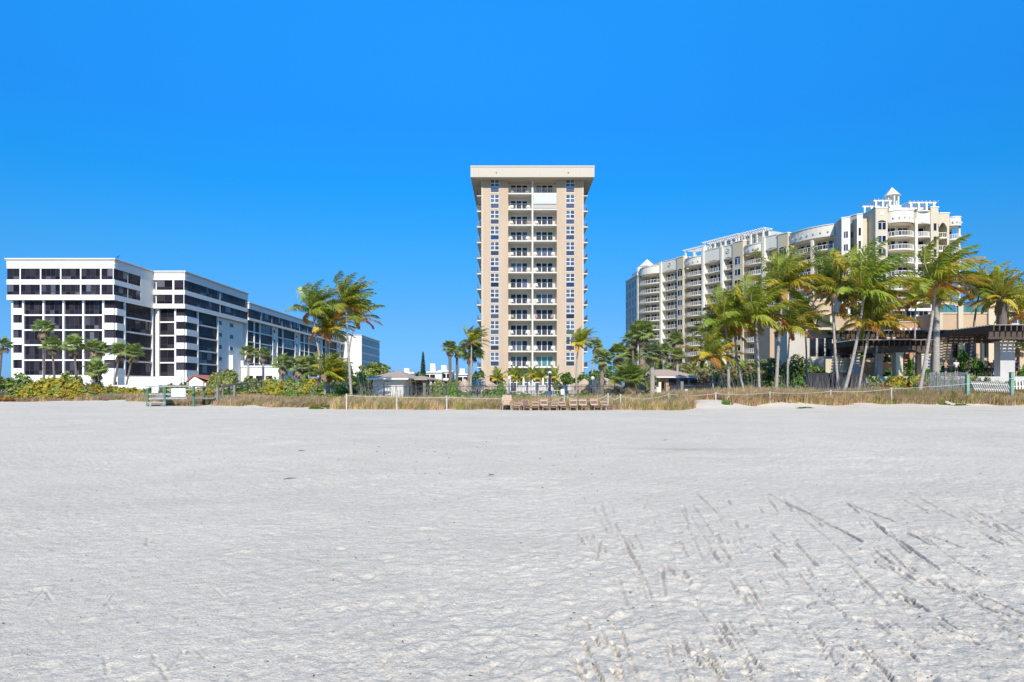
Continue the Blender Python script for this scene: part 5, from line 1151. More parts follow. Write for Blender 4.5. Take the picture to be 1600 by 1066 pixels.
SB = [ # px, Y, rx, height, kind
 (-20,80,4,3.0,'dark'),(15,84,3.8,2.8,'green'),(45,86,3.4,2.7,'dark'),(-5,77,3.0,1.7,'dry'),(25,78,3.2,1.6,'olive'),(70,90,3.5,2.6,'green'),(10,74.5,2.4,1.0,'red'),
 (62,78,2.9,2.5,'grape'),(95,79,3.1,2.75,'grape'),(122,79,2.6,2.4,'grape'),(142,79,2.2,2.0,'grape'),(78,76,2.4,1.7,'grape'),(108,76,2.6,1.7,'grape'),(45,76.5,2.0,1.5,'grape'),(160,80,1.8,1.3,'green'),(172,80,1.5,1.0,'green'),(136,76.5,1.6,1.1,'olive'),(150,84,1.8,2.6,'dark'),
 (273,88,2.0,2.35,'dark'),(287,90,1.5,2.2,'dark'),
 (-30,82,4.5,3.6,'olive'),(30,90,4.0,3.7,'green'),(175,83,2.2,1.9,'grape'),(186,82,1.8,1.5,'grape'),(88,80,3.2,3.1,'grape'),(112,81,2.8,3.0,'olive'),(200,84,2.0,1.2,'olive'),
 (300,76,2.0,1.4,'olive'),(318,74,2.0,1.6,'grape'),(376,78,2.0,2.0,'green'),(392,80,2.2,2.5,'olive'),(415,82,2.4,2.9,'grape'),(432,80,2.4,2.9,'olive'),(450,82,2.4,3.0,'green'),(470,78,2.4,2.9,'olive'),(488,78,2.2,2.9,'grape'),(505,76,2.2,2.8,'olive'),
 (528,76,2.2,2.9,'olive'),(545,78,2.2,3.2,'green'),(562,80,2.2,3.2,'olive'),(578,84,2.2,2.8,'green'),(380,64,1.6,.9,'grape'),(400,64,1.6,1.0,'olive'),(425,62,1.7,.9,'grape'),
 (690,78,1.8,2.4,'olive'),(768,86,1.4,1.9,'green'),(785,78,1.4,2.2,'bright'),(872,80,1.5,2.4,'green'),(918,92,1.8,1.7,'olive'),(958,90,2.0,2.4,'green'),(972,82,2.0,2.4,'dry'),(1000,72,1.8,2.4,'olive'),(1026,84,2.4,4.4,'olive'),(1050,90,2.6,5.0,'green'),(1090,86,2.6,4.8,'olive'),
 (205,82,2.0,1.5,'grape'),(222,84,2.0,1.4,'olive'),(238,86,1.8,1.3,'green'),
 (1128,66,1.7,1.7,'olive'),(1148,67,1.7,2.0,'tropic'),(1170,67,1.7,1.9,'olive'),(1196,67,1.8,2.1,'tropic'),(1226,67,1.8,2.2,'olive'),(1248,67,1.8,2.3,'tropic'),(1272,68,1.8,2.5,'olive'),(1288,69,1.8,2.4,'tropic'),(1300,71,1.6,2.8,'olive'),
 (1325,71,1.5,2.6,'tropic'),(1362,70,1.5,2.8,'olive'),(1386,70,1.5,2.9,'tropic'),(1420,70,1.5,2.8,'olive'),(1450,70,1.4,2.9,'tropic'),(1110,80,2.6,4.0,'olive'),(1150,82,2.8,4.6,'olive'),(1190,84,2.8,4.4,'olive'),
 (335,84,1.8,2.8,'olive'),(350,82,1.8,2.6,'olive'),(366,84,1.6,2.2,'olive'),(345,64,1.6,.75,'bright'),(365,64,1.7,.8,'olive'),(386,64,1.5,.8,'olive'),(330,63,1.4,.7,'bright'),
 (405,78,2.0,2.2,'olive'),(420,72,1.9,1.7,'grape'),(436,74,2.0,2.2,'grape'),(448,74,1.8,2.0,'olive'),(410,68,1.8,1.2,'grape'),(428,66,1.8,1.0,'grape'),(396,67,1.5,1.0,'grape'),(465,70,2.0,1.8,'olive'),(482,68,1.9,1.5,'grape'),(455,63,1.9,1.0,'bright'),
 (475,62,1.9,.95,'olive'),(492,61,1.8,1.2,'olive'),(508,60,1.8,.95,'olive'),(524,62,1.7,1.1,'bright'),(500,68,1.8,1.7,'green'),(520,68,1.8,1.6,'dark'),(536,66,1.6,1.7,'dark'),(560,68,1.6,2.1,'dark'),(574,70,1.5,1.6,'dry'),(440,60,1.5,.7,'bright'),(548,63,1.4,.9,'olive'),
 (502,51.6,1.3,.42,'red'),(494,50.6,1.1,.25,'bright'),
 (585,64,1.3,.8,'bright'),(470,58,1.6,.7,'olive'),(605,63,1.3,.55,'olive'),
 (708,70,1.4,1.9,'bright'),(708,72,1.2,1.7,'tropic'),(732,72,1.0,1.0,'bright'),(763,71,1.0,1.1,'tropic'),(780,66,1.2,1.2,'bright'),(772,67,1.2,1.25,'bright'),(694,72,1.2,1.4,'green'),
 (820,70,1.5,.9,'olive'),(850,70,1.5,.9,'bright'),(880,68,1.6,.95,'bright'),(800,68,1.3,.85,'olive'),(905,66,1.4,.9,'bright'),
 (655,140,5,4.2,'green'),(700,120,4,3.2,'olive'),(640,110,3,2.6,'olive'),
 (925,64,1.2,.8,'olive'),(968,66,1.1,.9,'dry'),(958,68,1.0,.9,'dry'),(1000,66,1.5,1.3,'dry'),(1015,68,1.4,1.1,'green'),(975,64,1.5,1.1,'dry'),
 (1105,72,1.8,2.3,'dry'),(1120,72,1.8,2.6,'dry'),(1140,74,2.1,2.9,'dry'),(1160,72,2.0,2.6,'olive'),(1180,74,2.1,2.9,'green'),(1200,72,2.0,2.5,'dry'),(1222,72,2.0,2.6,'olive'),(1240,70,2.0,2.5,'tropic'),(1262,72,2.1,2.7,'olive'),(1280,70,1.9,2.3,'tropic'),
 (1150,64,1.5,1.3,'dry'),(1175,64,1.5,1.4,'dry'),(1205,65,1.6,1.5,'dry'),(1235,65,1.7,1.4,'dry'),(1260,66,1.7,1.4,'dark'),(1216,66,1.5,1.8,'tropic'),
 (1350,62.5,1.6,1.8,'dry'),(1368,62.5,1.6,1.8,'dry'),(1385,63,1.7,2.1,'red'),(1402,63,1.8,2.3,'grape'),(1420,63,1.8,2.2,'green'),(1440,64,1.6,2.1,'red'),(1395,65,1.8,2.4,'green'),(1432,66,1.7,2.3,'grape'),(1335,65,1.5,1.7,'dark'),
 (1424,76,1.5,4.4,'tropic'),(1478,76,1.7,3.9,'tropic'),(1498,77,1.9,4.6,'tropic'),(1518,77,1.9,4.6,'tropic'),(1538,76,1.8,4.2,'tropic'),(1504,82,2.0,5.8,'tropic'),(1534,74,1.2,3.4,'bright'),(1385,78,1.6,5.0,'tropic'),(1357,76,1.4,4.0,'green'),
 (1352,66,1.6,2.7,'dark'),(1372,66,1.7,2.2,'green'),(1452,66,1.6,2.8,'dark'),(1468,65.5,1.5,2.5,'dry'),(1484,66,1.6,2.5,'green'),(1502,66,1.6,2.4,'dry'),(1520,66,1.6,2.4,'olive'),(1538,65,1.6,2.4,'dark'),(1556,65,1.6,1.9,'dry'),(1576,64.5,1.6,1.8,'olive'),(1596,64,1.6,1.9,'dark'),
 (1590,72,1.8,3.4,'green'),(1605,68,1.8,3.2,'tropic'),(1345,80,1.6,5.4,'tropic'),(1475,66,1.3,1.3,'dry'),(1500,62,1.5,1.2,'dry'),(1530,62,1.5,1.1,'dry'),
]
seen = {}
_orn = ['','second ','third ','fourth ','fifth ','sixth ','seventh ','eighth ','ninth ','tenth ','eleventh ','twelfth ','thirteenth ','fourteenth ']
for (px, Y, rx, h, kind) in sorted(SB):
    s_ = side(px); c = seen.get((kind, s_), 0); seen[(kind, s_)] = c+1
    bush(f"{(_orn[c]+KN[kind]+' bush '+s_).strip()}" , xat(px, Y), Y, rx, h, kind, group='bushes behind the beach')
# small tufts of beach plants on the open sand
for i, (px, Y, rx, h, lb_) in enumerate(((1258,50.5,1.1,.16,'flat green beach plant on the sand before the iron fence'),(1134,51.4,.6,.4,'small bright green plant in the straw grass right of the mound'),(1475,57,1.0,.3,'low green creeper under the mesh fence'),(1500,57.4,1.3,.3,'wide green creeper before the white picket fence'))):
    bush(lb_, xat(px,Y), Y, rx, h, 'bright', group='low beach creepers', cat='plant', name='beach_plant')
# ================================================================ DUNE GRASS
def grass(name, label, mats, n, region, hgt, seed, dens=None):
    """region(rs, n) gives tuft centres; each tuft is a handful of blades"""
    rs = np.random.RandomState(seed); x, y = region(rs, n); z = HB(x, y)-.03; nb = 13
    X = np.repeat(x, nb)+rs.normal(size=n*nb)*.10; Y = np.repeat(y, nb)+rs.normal(size=n*nb)*.10; Z = np.repeat(z, nb)
    hh = np.repeat(hgt*rs.uniform(.55,1.3,n), nb)*rs.uniform(.5,1.15,n*nb); a = rs.uniform(0, 6.28, n*nb); ln = rs.uniform(.15,.75,n*nb)*hh; w = rs.uniform(.010,.022,n*nb)
    wind = .22*hh
    base = np.stack([X, Y, Z], 1); dirx = np.stack([np.cos(a)*ln+wind, np.sin(a)*ln, np.zeros_like(a)], 1); sd = np.stack([-np.sin(a)*w*0+np.cos(a+1.2)*w, np.sin(a+1.2)*w, np.zeros_like(a)], 1)
    up = np.stack([0*hh, 0*hh, hh], 1)
    V = np.stack([base-sd, base+sd, base+dirx*.35+up*.6+sd*.8, base+dirx*.35+up*.6-sd*.8, base+dirx+up*.95+sd*.15, base+dirx+up*.95-sd*.15], 1).reshape(-1, 3)
    k = np.arange(n*nb)*6; Q = np.concatenate([np.stack([k,k+1,k+2,k+3],1), np.stack([k+3,k+2,k+4,k+5],1)])
    tm_ = rs.choice(len(mats), n, p=dens); mi = np.repeat(tm_, nb); mi = np.concatenate([mi, mi])
    tag(link(name, np_mesh(name, V, Q, mats, mi)), label, 'grass', kind='stuff')
def reg_band(x0, x1, d0, d1, gap=True, thr=-.55):
    def f(rs, n):
        x = rs.uniform(x0, x1, n*3); y = edge(x)+d0+(d1-d0)*rs.rand(n*3)**1.3
        keep = fbm(x*.35, y*.35, 91, 3) > thr+1.2*np.clip(1-(y-edge(x)-d0)/1.2, 0, 1)*.5
        if gap: keep &= ~((np.abs(x-15.2) < 1.7) & (y < 56)) & ~((np.abs(x-22.8) < 1.2) & (y < 53.0)) & ~((x > -28.6) & (x < -24.2) & (y < 61)) 
        x, y = x[keep], y[keep]; return x[:n] if len(x) >= n else np.resize(x, n), y[:n] if len(y) >= n else np.resize(y, n)
    return f
grass('dune_grass', 'straw coloured dune grass in the roped dune strip before the tower', ['grass_straw','grass_brown','grass_green'], 5200, reg_band(-13.5, 12.5, .2, 9, thr=-.9), .62, 1, [.5,.25,.25])
grass('dune_grass', 'brown dune grass on the sandy hummocks left of the ropes', ['grass_brown','grass_straw','grass_green'], 5200, reg_band(-33, -13, .2, 10, thr=-.45), .46, 2, [.55,.25,.2])
grass('dune_grass', 'low brown grass under the sea grape at the far left', ['grass_brown','grass_straw','grass_green'], 3600, reg_band(-62, -30, .1, 7, thr=-.6), .5, 3, [.55,.25,.2])
grass('dune_grass', 'tall straw grass before the iron fence and the coconut trunks', ['grass_straw','grass_brown','grass_green'], 5200, reg_band(12.5, 29, .5, 9, thr=-.6), .78, 4, [.45,.4,.15])
grass('dune_grass', 'low grass on the sand bank at the right edge', ['grass_brown','grass_straw','grass_green'], 6600, reg_band(28, 52, .8, 6, thr=-.6), .66, 5, [.45,.3,.25])
grass('lawn_grass', 'green yellow grass behind the dunes and round the huts', ['grass_green','grass_straw'], 3000, lambda rs, n: ((lambda x: (x, edge(x)+rs.uniform(8, 16, n)))(rs.uniform(-30, 40, n))), .4, 6, [.8,.2])
# leafless reeds sticking up behind the fence
def reeds(label, px0, px1, Y, n, seed):
    rs2 = random.Random(seed); b = MB()
    for i in range(n):
        x = xat(rs2.uniform(px0, px1), Y); y = Y+rs2.uniform(-.6, .8); z = G(x, y)-.05; h = rs2.uniform(.8, 2.5); l = rs2.uniform(-.5,.3)*h*.5
        b.tube([(x,y,z),(x+l*.35,y,z+h*.55),(x+l+rs2.uniform(-.1,.1),y,z+h)], [.014,.011,.006], 4, cap=False)
    tag(b.build('dry_reeds', 'branch_grey'), label, 'reeds', kind='stuff')
reeds('bare grey reeds behind the iron fence left of the pavilion', 562, 625, 62.5, 60, 1); reeds('bare grey reeds by the thatched roofs', 930, 1000, 63, 90, 2)
reeds('bare grey stalks among the trunks of the right grove', 1120, 1350, 62, 190, 3); reeds('thin stalks behind the pavilion fence', 625, 760, 62.5, 60, 4); reeds('thin stalks at the right edge', 1430, 1560, 60.5, 50, 5)
# ================================================================ FENCES, ROPE, BOARDWALK
def iron_fence(label, pts, h=1.55, m='dark_metal', gap=.13, pw=.028, post=2.2):
    """pts: plan points of the run; pickets are two photo pixels apart, so they form one part"""
    x0, y0 = pts[0]; t = thing('iron_fence', label, 'fence', (x0, y0, G(x0, y0)), 0, 'picket fences behind the dunes'); b = MB(); rl_ = MB()
    for (ax, ay), (bx, by) in zip(pts[:-1], pts[1:]):
        L_ = math.hypot(bx-ax, by-ay); a = math.atan2(by-ay, bx-ax); W = FR(ax, ay, 0, a); n = int(L_/gap); z = (G(ax, ay)+G(bx, by))/2; z = .3
        pb = MB(); 
        for i in range(n): pb.box(i*gap, i*gap+pw, 0, pw, z, z+h+(.06 if i % 2 else 0))
        o = pb.build('pickets', m, t, W); o['kind'] = 'stuff'
        for zz in (z+.18, z+h-.22): cbox('rail', m, t, W, 0, L_, -.012, pw+.012, zz, zz+.045)
        k = max(1, int(L_/post))
        for i in range(k+1): cbox('post', m, t, W, L_*i/k-.035, L_*i/k+.035, -.02, .05, z-.15, z+h+.1)
    return t
fp = lambda *a: [(xat(px, Y), Y) for px, Y in a]
iron_fence('dark iron picket fence in front of the white pavilion', fp((560,61),(640,61),(755,61)))
iron_fence('dark iron picket fence in front of the pool and thatched huts', fp((758,61),(880,61),(960,62)))
iron_fence('dark iron picket fence with gate at the service building', fp((1040,60),(1110,60)), 1.6)
iron_fence('long grey iron picket fence below the coconut trunks of the right grove', fp((1112,59.6),(1230,59.6),(1352,59.6)), 1.2, 'grey_metal', .14, .035)
gp_ = thing('fence_gate', 'dark gate with grey green post and small white notice by the service building', 'gate', (xat(1062,59.9), 59.9, .3)); Wg = FR(0, 59.85, 0)
cbox('gate_post', 'old_wood', gp_, Wg, xat(1062,60), xat(1066.5,60), -.2, .05, .1, 2.1); cbox('notice', 'sign_white', gp_, Wg, xat(1068.8,60), xat(1073.4,60), -.10, -.06, 1.2, 1.42)
cbox('gate_frame', 'dark_metal', gp_, Wg, xat(1067,60), xat(1081,60), -.05, -.01, 1.72, 1.8); cbox('gate_frame', 'dark_metal', gp_, Wg, xat(1067,60), xat(1081,60), -.05, -.01, .45, .53)
for i in range(3): cbox('bin_panel', 'dark_metal', gp_, Wg, xat(1046+i*5.2,60), xat(1050.4+i*5.2,60), -.3, -.1, .35, 1.75)
# chestnut and glass fences on the right
gf = thing('mesh_fence', 'low transparent windscreen fence with thin posts before the standing bathers', 'fence', (44, 62, .3)); Wf = FR(0, 62, 0)
mat('mesh_panel', (.30,.31,.33), .7); 
_n = M['mesh_panel'].node_tree; _b = _n.nodes['Principled BSDF']; _b.inputs['Alpha'].default_value = .22
for i in range(5):
    a, c = 1452+i*12.2, 1463.4+i*12.2; cbox('panel', 'mesh_panel', gf, Wf, xat(a,62), xat(c,62), 0, .02, .45, zat(582,62)); cbox('post', 'grey_metal', gf, Wf, xat(c+.1,62), xat(c+.6,62), -.02, .04, .2, zat(581,62))
for px in (1440,1446,1463): tag(MB().bar((xat(px,60.5),60.5,.25),(xat(px+1.5,60.5),60.5,zat(583,60.5)),.05).build('stake','old_wood'), {1440:'left thin wooden stake below the bent pale trunk',1446:'middle thin wooden stake beside the ringed trunk',1463:'right thin wooden stake before the mesh fence'}[px], 'stake', 'thin wooden stakes')
def picket(label, px0, px1, Y, zt0, zt1, h, lean, n, m='white_paint'):
    x0, x1 = xat(px0,Y), xat(px1,Y); t = thing('picket_fence', label, 'fence', (x0, Y, .4), 0, 'white picket fences'); W = FR(0, Y, 0)
    for i in range(n):
        f = i/(n-1); x = x0+(x1-x0)*f; z = zt0+(zt1-zt0)*f
        MB().bar((x-lean*h, 0, z-h), (x, 0, z), .12, .03).build('picket', m, t, W)
    for q in (.2, .75): MB().bar((x0-lean*h*q, .045, zt0-h*q), (x1-lean*h*q, .045, zt1-h*q), .03, .08).build('rail', m, t, W)
picket('sagging white picket fence leaning right between the green posts', 1517, 1573, 59, zat(596,59), zat(598.5,59), .85, -.45, 17)
picket('upright white picket fence right of the tall green post', 1583, 1660, 59, zat(590.5,59), zat(588,59), 1.0, -.05, 17)
for px, pt, lb_ in ((1510,586,'short mint green post at the end of the mesh fence'),(1579,582.5,'tall mint green post between the white picket fences')):
    t = thing('green_post', lb_, 'post', (xat(px,58.9), 58.9, .3), 0, 'mint green posts'); cbox('shaft', 'mint_paint', t, FR(0,58.9,0), xat(px-2.2,59), xat(px+2.2,59), -.15, .13, .1, zat(pt,59)); cbox('cap', 'mint_paint', t, FR(0,58.9,0), xat(px-2.6,59), xat(px+2.6,59), -.18, .16, zat(pt,59)+.003, zat(pt,59)+.05)
# rope on white posts
posts = [(541.5,49.6,616.5),(620,49.6,619),(698,49.6,619.5),(785,49.6,622),(881.5,49.4,617.5),(950,49.6,615.5),(969.6,49.8,617),(1044.7,52.2,614.8),(1118.3,53,614),(1203,52.6,612.5),(1298,54,610.5),(1393,55.5,606.5)]
pn = ['first','second','third','fourth','fifth','sixth','seventh','eighth','ninth','tenth','eleventh','twelfth']
tops = []
for i, (px, Y, pt) in enumerate(posts):
    x = xat(px, Y); z0 = G(x, Y); zt = zat(pt, Y); tops.append(Vector((x, Y, zt-.06)))
    t = thing('rope_post', f'slim white rope post, {pn[i]} from the left in the row along the dunes', 'post', (x, Y, z0), 0, 'white rope posts along the dunes')
    MB().tube([(0,0,-.3),(0,0,zt-z0)], .045, 8).build('shaft', 'post_white', t, WM[t]); MB().tube([(0,0,zt-z0+.002),(0,0,zt-z0+.05)], [.055,.04], 8).build('cap', 'post_white', t, WM[t])
sags = [.03,.05,.03,.52,.42,.30,.30,.12,.10,.10,.12]
b = MB()
def catenary(a, c, sag, n=12): return [a+(c-a)*(i/n)+Vector((0,-.05,-sag*4*(i/n)*(1-i/n))) for i in range(n+1)]
for i, s_ in enumerate(sags): b.tube(catenary(tops[i], tops[i+1], s_), .016, 5)
b.tube(catenary(tops[-1], at(1576, 593, 58.7), .1), .016, 5); b.tube(catenary(at(1576,592,58.7), at(1620,588,58.7), .02), .016, 5)
tag(b.build('dune_rope', 'rope'), 'thin white rope slung between the white posts along the dunes', 'rope')
t = thing('notice_board', 'small white blank notice on the post behind the loungers', 'sign', at(879,612,49.2)); cbox('board', 'sign_white', t, FR(0,0,0), xat(876.3,49.2), xat(881.8,49.2), 49.2, 49.23, zat(616.5,49.2), zat(608,49.2))
# boardwalk
bw = thing('boardwalk', 'wooden beach boardwalk with green posts, grey handrails and steps down to the sand', 'boardwalk', (-29, 58, .1))
Yb = 57.5; Wb = FR(0, Yb, 0); xb_ = lambda px: xat(px, Yb); zb_ = lambda py: zat(py, Yb)
deckz = zb_(622)
for i in range(22):       # deck boards
    cbox('deck_board', 'grey_wood', bw, Wb, xb_(238)+i*.235, xb_(238)+i*.235+.21, .05, 1.95, deckz-.05, deckz)
for i in range(3):
    cbox('step', 'grey_wood', bw, Wb, xb_(239), xb_(267), -.35-.34*i, -.05-.34*i, deckz-.19-.19*i, deckz-.14-.19*i)
for px, dy, zt in ((240,-1.0,606.5),(266.5,-1.0,604.5),(240,1.9,605),(302,0,603.5),(302,1.9,604),(337,.3,605),(362,.5,602)):
    cbox('post', 'green_paint' if px < 310 else 'old_wood', bw, Wb, xb_(px)-.09, xb_(px)+.09, dy, dy+.16, -.1, zb_(zt))
def rail(p, q, dy=0, w=.14, h=.05, m='grey_wood'): MB().bar((xb_(p[0]), dy, zb_(p[1])), (xb_(q[0]), dy, zb_(q[1])), w, h).build('handrail', m, bw, Wb)
rail((236,604),(306,604),-.95,.16,.07); rail((236,603.2),(306,603.2),2.0,.16,.07); rail((240,616),(302,615.5),-.93,.05,.12); rail((240,609.5),(302,608.5),1.95,.05,.1)
rail((240,623),(300,621.5),-.92,.05,.16); rail((240,629),(268,629),-1.0,.05,.14)
MB().bar((xb_(237)-.02,2,zb_(603.5)),(xb_(174),8,zat(603.6,Yb)+.12),.18,.06).build('handrail','grey_wood',bw,Wb)
MB().bar((xb_(237),2,deckz-.1),(xb_(178),8,deckz+.1),1.2,.08).build('walkway','grey_wood',bw,Wb)
for i in range(5): q = i/4; x = xb_(237)+(xb_(182)-xb_(237))*q; cbox('post', 'resort_light' if i in (2,3) else 'old_wood', bw, Wb, x-.09, x+.09, 2+6*q, 2.18+6*q, 0, zb_(603.5)+.08*q)
# ramp to the right rising towards the garages
pr_ = [(302,604.5,0),(337,605,2.5),(358,601.5,6.0),(378,599,10),(400,597,15)]
for (a, b_) in zip(pr_[:-1], pr_[1:]):
    for off, dz in ((0,0),(0,-.45),(1.5,0)): MB().bar((xb_(a[0])*(Yb+a[2])/Yb, a[2]+off, zat(a[1],Yb+a[2])+dz),(xb_(b_[0])*(Yb+b_[2])/Yb, b_[2]+off, zat(b_[1],Yb+b_[2])+dz),.12,.07).build('handrail','old_wood',bw,Wb)
    MB().bar((xb_(a[0])*(Yb+a[2])/Yb, a[2]+.8, zat(a[1],Yb+a[2])-1.05),(xb_(b_[0])*(Yb+b_[2])/Yb, b_[2]+.8, zat(b_[1],Yb+b_[2])-1.05),1.5,.08).build('walkway','grey_wood',bw,Wb)
    for off in (0, 1.5): x = xb_(b_[0])*(Yb+b_[2])/Yb; z = zat(b_[1],Yb+b_[2]); cbox('post','old_wood',bw,Wb,x-.06,x+.06,b_[2]+off-.06,b_[2]+off+.06,.2,z-.04)
for i, (p0, p1, q0, q1, lb_) in enumerate(((247.5,257,606,614.2,'small pale blue sign hanging in the boardwalk railing'),(277.5,299,607,619.5,'large white sign board on the boardwalk railing'))):
    t = thing('boardwalk_sign', lb_, 'sign', (xb_((p0+p1)/2), Yb-1, zb_(q1))); cbox('board', 'sign_white', t, Wb, xb_(p0), xb_(p1), -1.06+i*.01, -1.02+i*.01, zb_(q1), zb_(q0))
    if i: cbox('stripe', 'grey_metal', t, Wb, xb_(p0)+.05, xb_(p1)-.05, -1.064, -1.054, zb_(616.8), zb_(616.2))
tag(MB().box(xb_(245), xb_(254), -.9, -.3, -.05, .28).build('storage_box', 'cloth_dark', None, Wb), 'dark box lying under the boardwalk steps', 'box')
# ================================================================ LOUNGERS
def slat_m(w, m): return cached(('slat', m, w), 'slat', m, lambda b: b.box(0, w, 0, .115, 0, .02))
def lounger(label, px, Y, back, rz=0, m='lounger_sling'):
    x = xat(px, Y); t = thing('sun_lounger', label, 'lounger', (x, Y, G(x, Y)), rz, 'tan sun loungers lined up along the dune'); W = WM[t]; w = .54
    for sx in (-w/2, w/2-.05):
        cbox('side_rail', 'lounger_frame', t, W, sx, sx+.05, -1.0, .55, .26, .32)
        for y in (-.9, .42): cbox('leg', 'lounger_frame', t, W, sx, sx+.05, y, y+.06, .0, .26)
    for i in range(9): link('slat', slat_m(w-.1, m if i % 3 else 'lounger_brown'), t, W @ T(-w/2+.05, -.98+i*.135, .31))
    WBk = W @ T(0, .24, .31) @ Matrix.Rotation(R(min(back, 50)), 4, 'X')
    bf = MB().box(-w/2, -w/2+.05, 0, .60, -.02, .03).box(w/2-.05, w/2, 0, .60, -.02, .03).box(-w/2+.05, w/2-.05, .55, .60, -.02, .03).build('backrest_frame', 'lounger_frame', t, WBk)
    for i in range(4): link('slat', slat_m(w-.1, 'lounger_brown' if i in (1, 2) else m), bf, WBk @ T(-w/2+.05, .02+i*.132, .0))
    cbox('crossbar', 'lounger_brown', t, W, -w/2+.05, w/2-.05, -1.0, -.96, .20, .255)
lg = [(808,20,'leftmost low flat'),(822,42,'brown slatted, second from the left'),(836.5,30,'low tan, third from the left'),(851,52,'upright tan, fourth from the left'),(866,22,'flat pale, fifth from the left'),(879.5,28,'low tan, just right of the white post'),(896,56,'tall backed, left of the upright pair'),(912,56,'tall backed, right of the upright pair'),(930,50,'upright tan, second from the right'),(947,28,'rightmost low')]
for i, (px, bk, lb_) in enumerate(lg): lounger(f'{lb_} sun lounger in the row at the dune', px, 48.0+.2*(i % 3), bk, R((-6,4,-3,5,-8,3,-4,2,5,9)[i]), 'lounger_brown' if i == 1 else 'lounger_sling')
def beach_chair(label, px, Y, rz):
    x = xat(px, Y); t = thing('beach_chair', label, 'chair', (x, Y, G(x, Y)), rz, 'tall tan beach chairs'); W = WM[t]; w = .62
    for sx in (-w/2, w/2-.05):
        for y in (-.35, .3): cbox('leg', 'lounger_frame', t, W, sx, sx+.05, y, y+.05, 0, .40)
        cbox('armrest', 'lounger_frame', t, W, sx-.02, sx+.07, -.4, .4, .62, .66); cbox('arm_post', 'lounger_frame', t, W, sx, sx+.05, -.35, -.30, .403, .617)
    cbox('seat', 'lounger_sling', t, W, -w/2+.05, w/2-.05, -.38, .25, .36, .40)
    WBk = W @ T(0, .22, .38) @ Matrix.Rotation(R(72), 4, 'X'); bf = MB().box(-w/2, -w/2+.05, 0, .72, -.02, .03).box(w/2-.05, w/2, 0, .72, -.02, .03).build('backrest_frame', 'lounger_frame', t, WBk)
    for i in range(5): link('slat', slat_m(w-.1, 'lounger_sling'), bf, WBk @ T(-w/2+.05, .04+i*.135, 0))
beach_chair('tall tan beach chair at the left end of the lounger row', 792, 48.3, 0); beach_chair('tan beach chair turned sideways behind the tall one', 799.5, 49.0, .7)
# ================================================================ POOL THINGS BEFORE THE TOWER
def parasol(label, px, pt, Y, m='umbrella_white'):
    x = xat(px, Y); t = thing('closed_parasol', label, 'umbrella', (x, Y, .25), 0, 'closed parasols by the pool'); W = FR(x, Y, 0); z = zat(pt, Y)
    MB().tube([(0,0,.2),(0,0,z)], .035, 6).build('pole', 'white_paint', t, W); MB().tube([(0,0,z-1.9),(0,0,z-1.7),(0,0,z-.5),(0,0,z-.08),(0,0,z+.05)], [.12,.20,.15,.10,.02], 9).build('canopy', m, t, W, True)
    MB().box(-.3,.3,-.3,.3,.25,.33).build('base','grey_metal',t,W)
for px, pt, lb_, m in ((818,590.5,'leftmost closed white parasol','umbrella_white'),(827,597,'closed white parasol beside the middle feathery palms','umbrella_white'),(834,597.5,'closed white parasol in the middle of the pool deck','umbrella_white'),(848.5,591,'rightmost closed white parasol','umbrella_white'),(796.5,588,'closed white parasol by the lamp post','umbrella_white')): parasol(lb_+' before the tower', px, pt, 84, m)
def pool_chair_mesh():
    b = MB()
    for sx in (-.3,.25):
        b.box(sx,sx+.05,-.9,.5,.3,.36)
        for y in (-.8,.4): b.box(sx,sx+.05,y,y+.05,0,.3)
    b.box(-.25,.25,-.9,.4,.33,.37); b.add([(-.28,.38,.36),(.28,.38,.36),(.28,.78,1.0),(-.28,.78,1.0),(-.28,.42,.34),(.28,.42,.34),(.28,.82,.98),(-.28,.82,.98)], BOXF); return b
_pm = pool_chair_mesh().mesh('pool_lounger', 'soffit'); _rs = random.Random(4)
for i in range(11):
    px = 800+i*9; Y = 72+(i % 3)*3; x = xat(px, Y)
    tag(link('pool_lounger', _pm, None, FR(x, Y, G(x,Y)+.55, _rs.uniform(-.5,.5)+(1.2 if i % 4 == 0 else 0))), f'{pn[i] if i < 12 else ["thirteenth","fourteenth","fifteenth","sixteenth"][i-12]} white pool lounger from the left behind the iron fence', 'lounger', 'white pool loungers')
tag(MB().box(xat(790,80), xat(905,80), 70, 86, .05, .80).build('pool_terrace', 'paver'), 'raised pool terrace between the iron fence and the tower', kind='structure')
def lamp(label, px, pt, Y, blue=False):
    x = xat(px, Y); t = thing('lamp_post', label, 'lamp post', (x, Y, .3), 0, 'lamp posts by the pool'); W = FR(x, Y, 0); z = zat(pt, Y)
    MB().tube([(0,0,.1),(0,0,z-.35)], [.07,.05], 8).build('pole', 'grey_metal', t, W)
    hd = MB().tube([(0,0,z-.35),(0,0,z-.28),(0,0,z-.1),(0,0,z)], [.06,.15,.18,.04], 8).build('lamp_head', 'white_paint', t, W)
lamp('grey lamp post with white head left of the middle of the tower foot', 795.5, 588, 66); lamp('dark pole with white lamp head right of the middle of the tower foot', 859, 580, 66); lamp('thin pale lamp pole between the tower and the thatched hut', 926, 588, 64)
tag(MB().tube([(xat(859,65.6),65.6,.3),(xat(859,65.6),65.6,zat(583,65.6))], [.16,.10], 8).build('rolled_banner', 'cloth_navy'), 'dark blue rolled banner on the lamp pole before the tower', 'banner')
tag(MB().box(xat(855,64), xat(861,64), 63.8, 64.2, .3, zat(612,64)).build('towel_cart', 'umbrella_blue'), 'blue towel bin at the foot of the dark pole', 'bin')
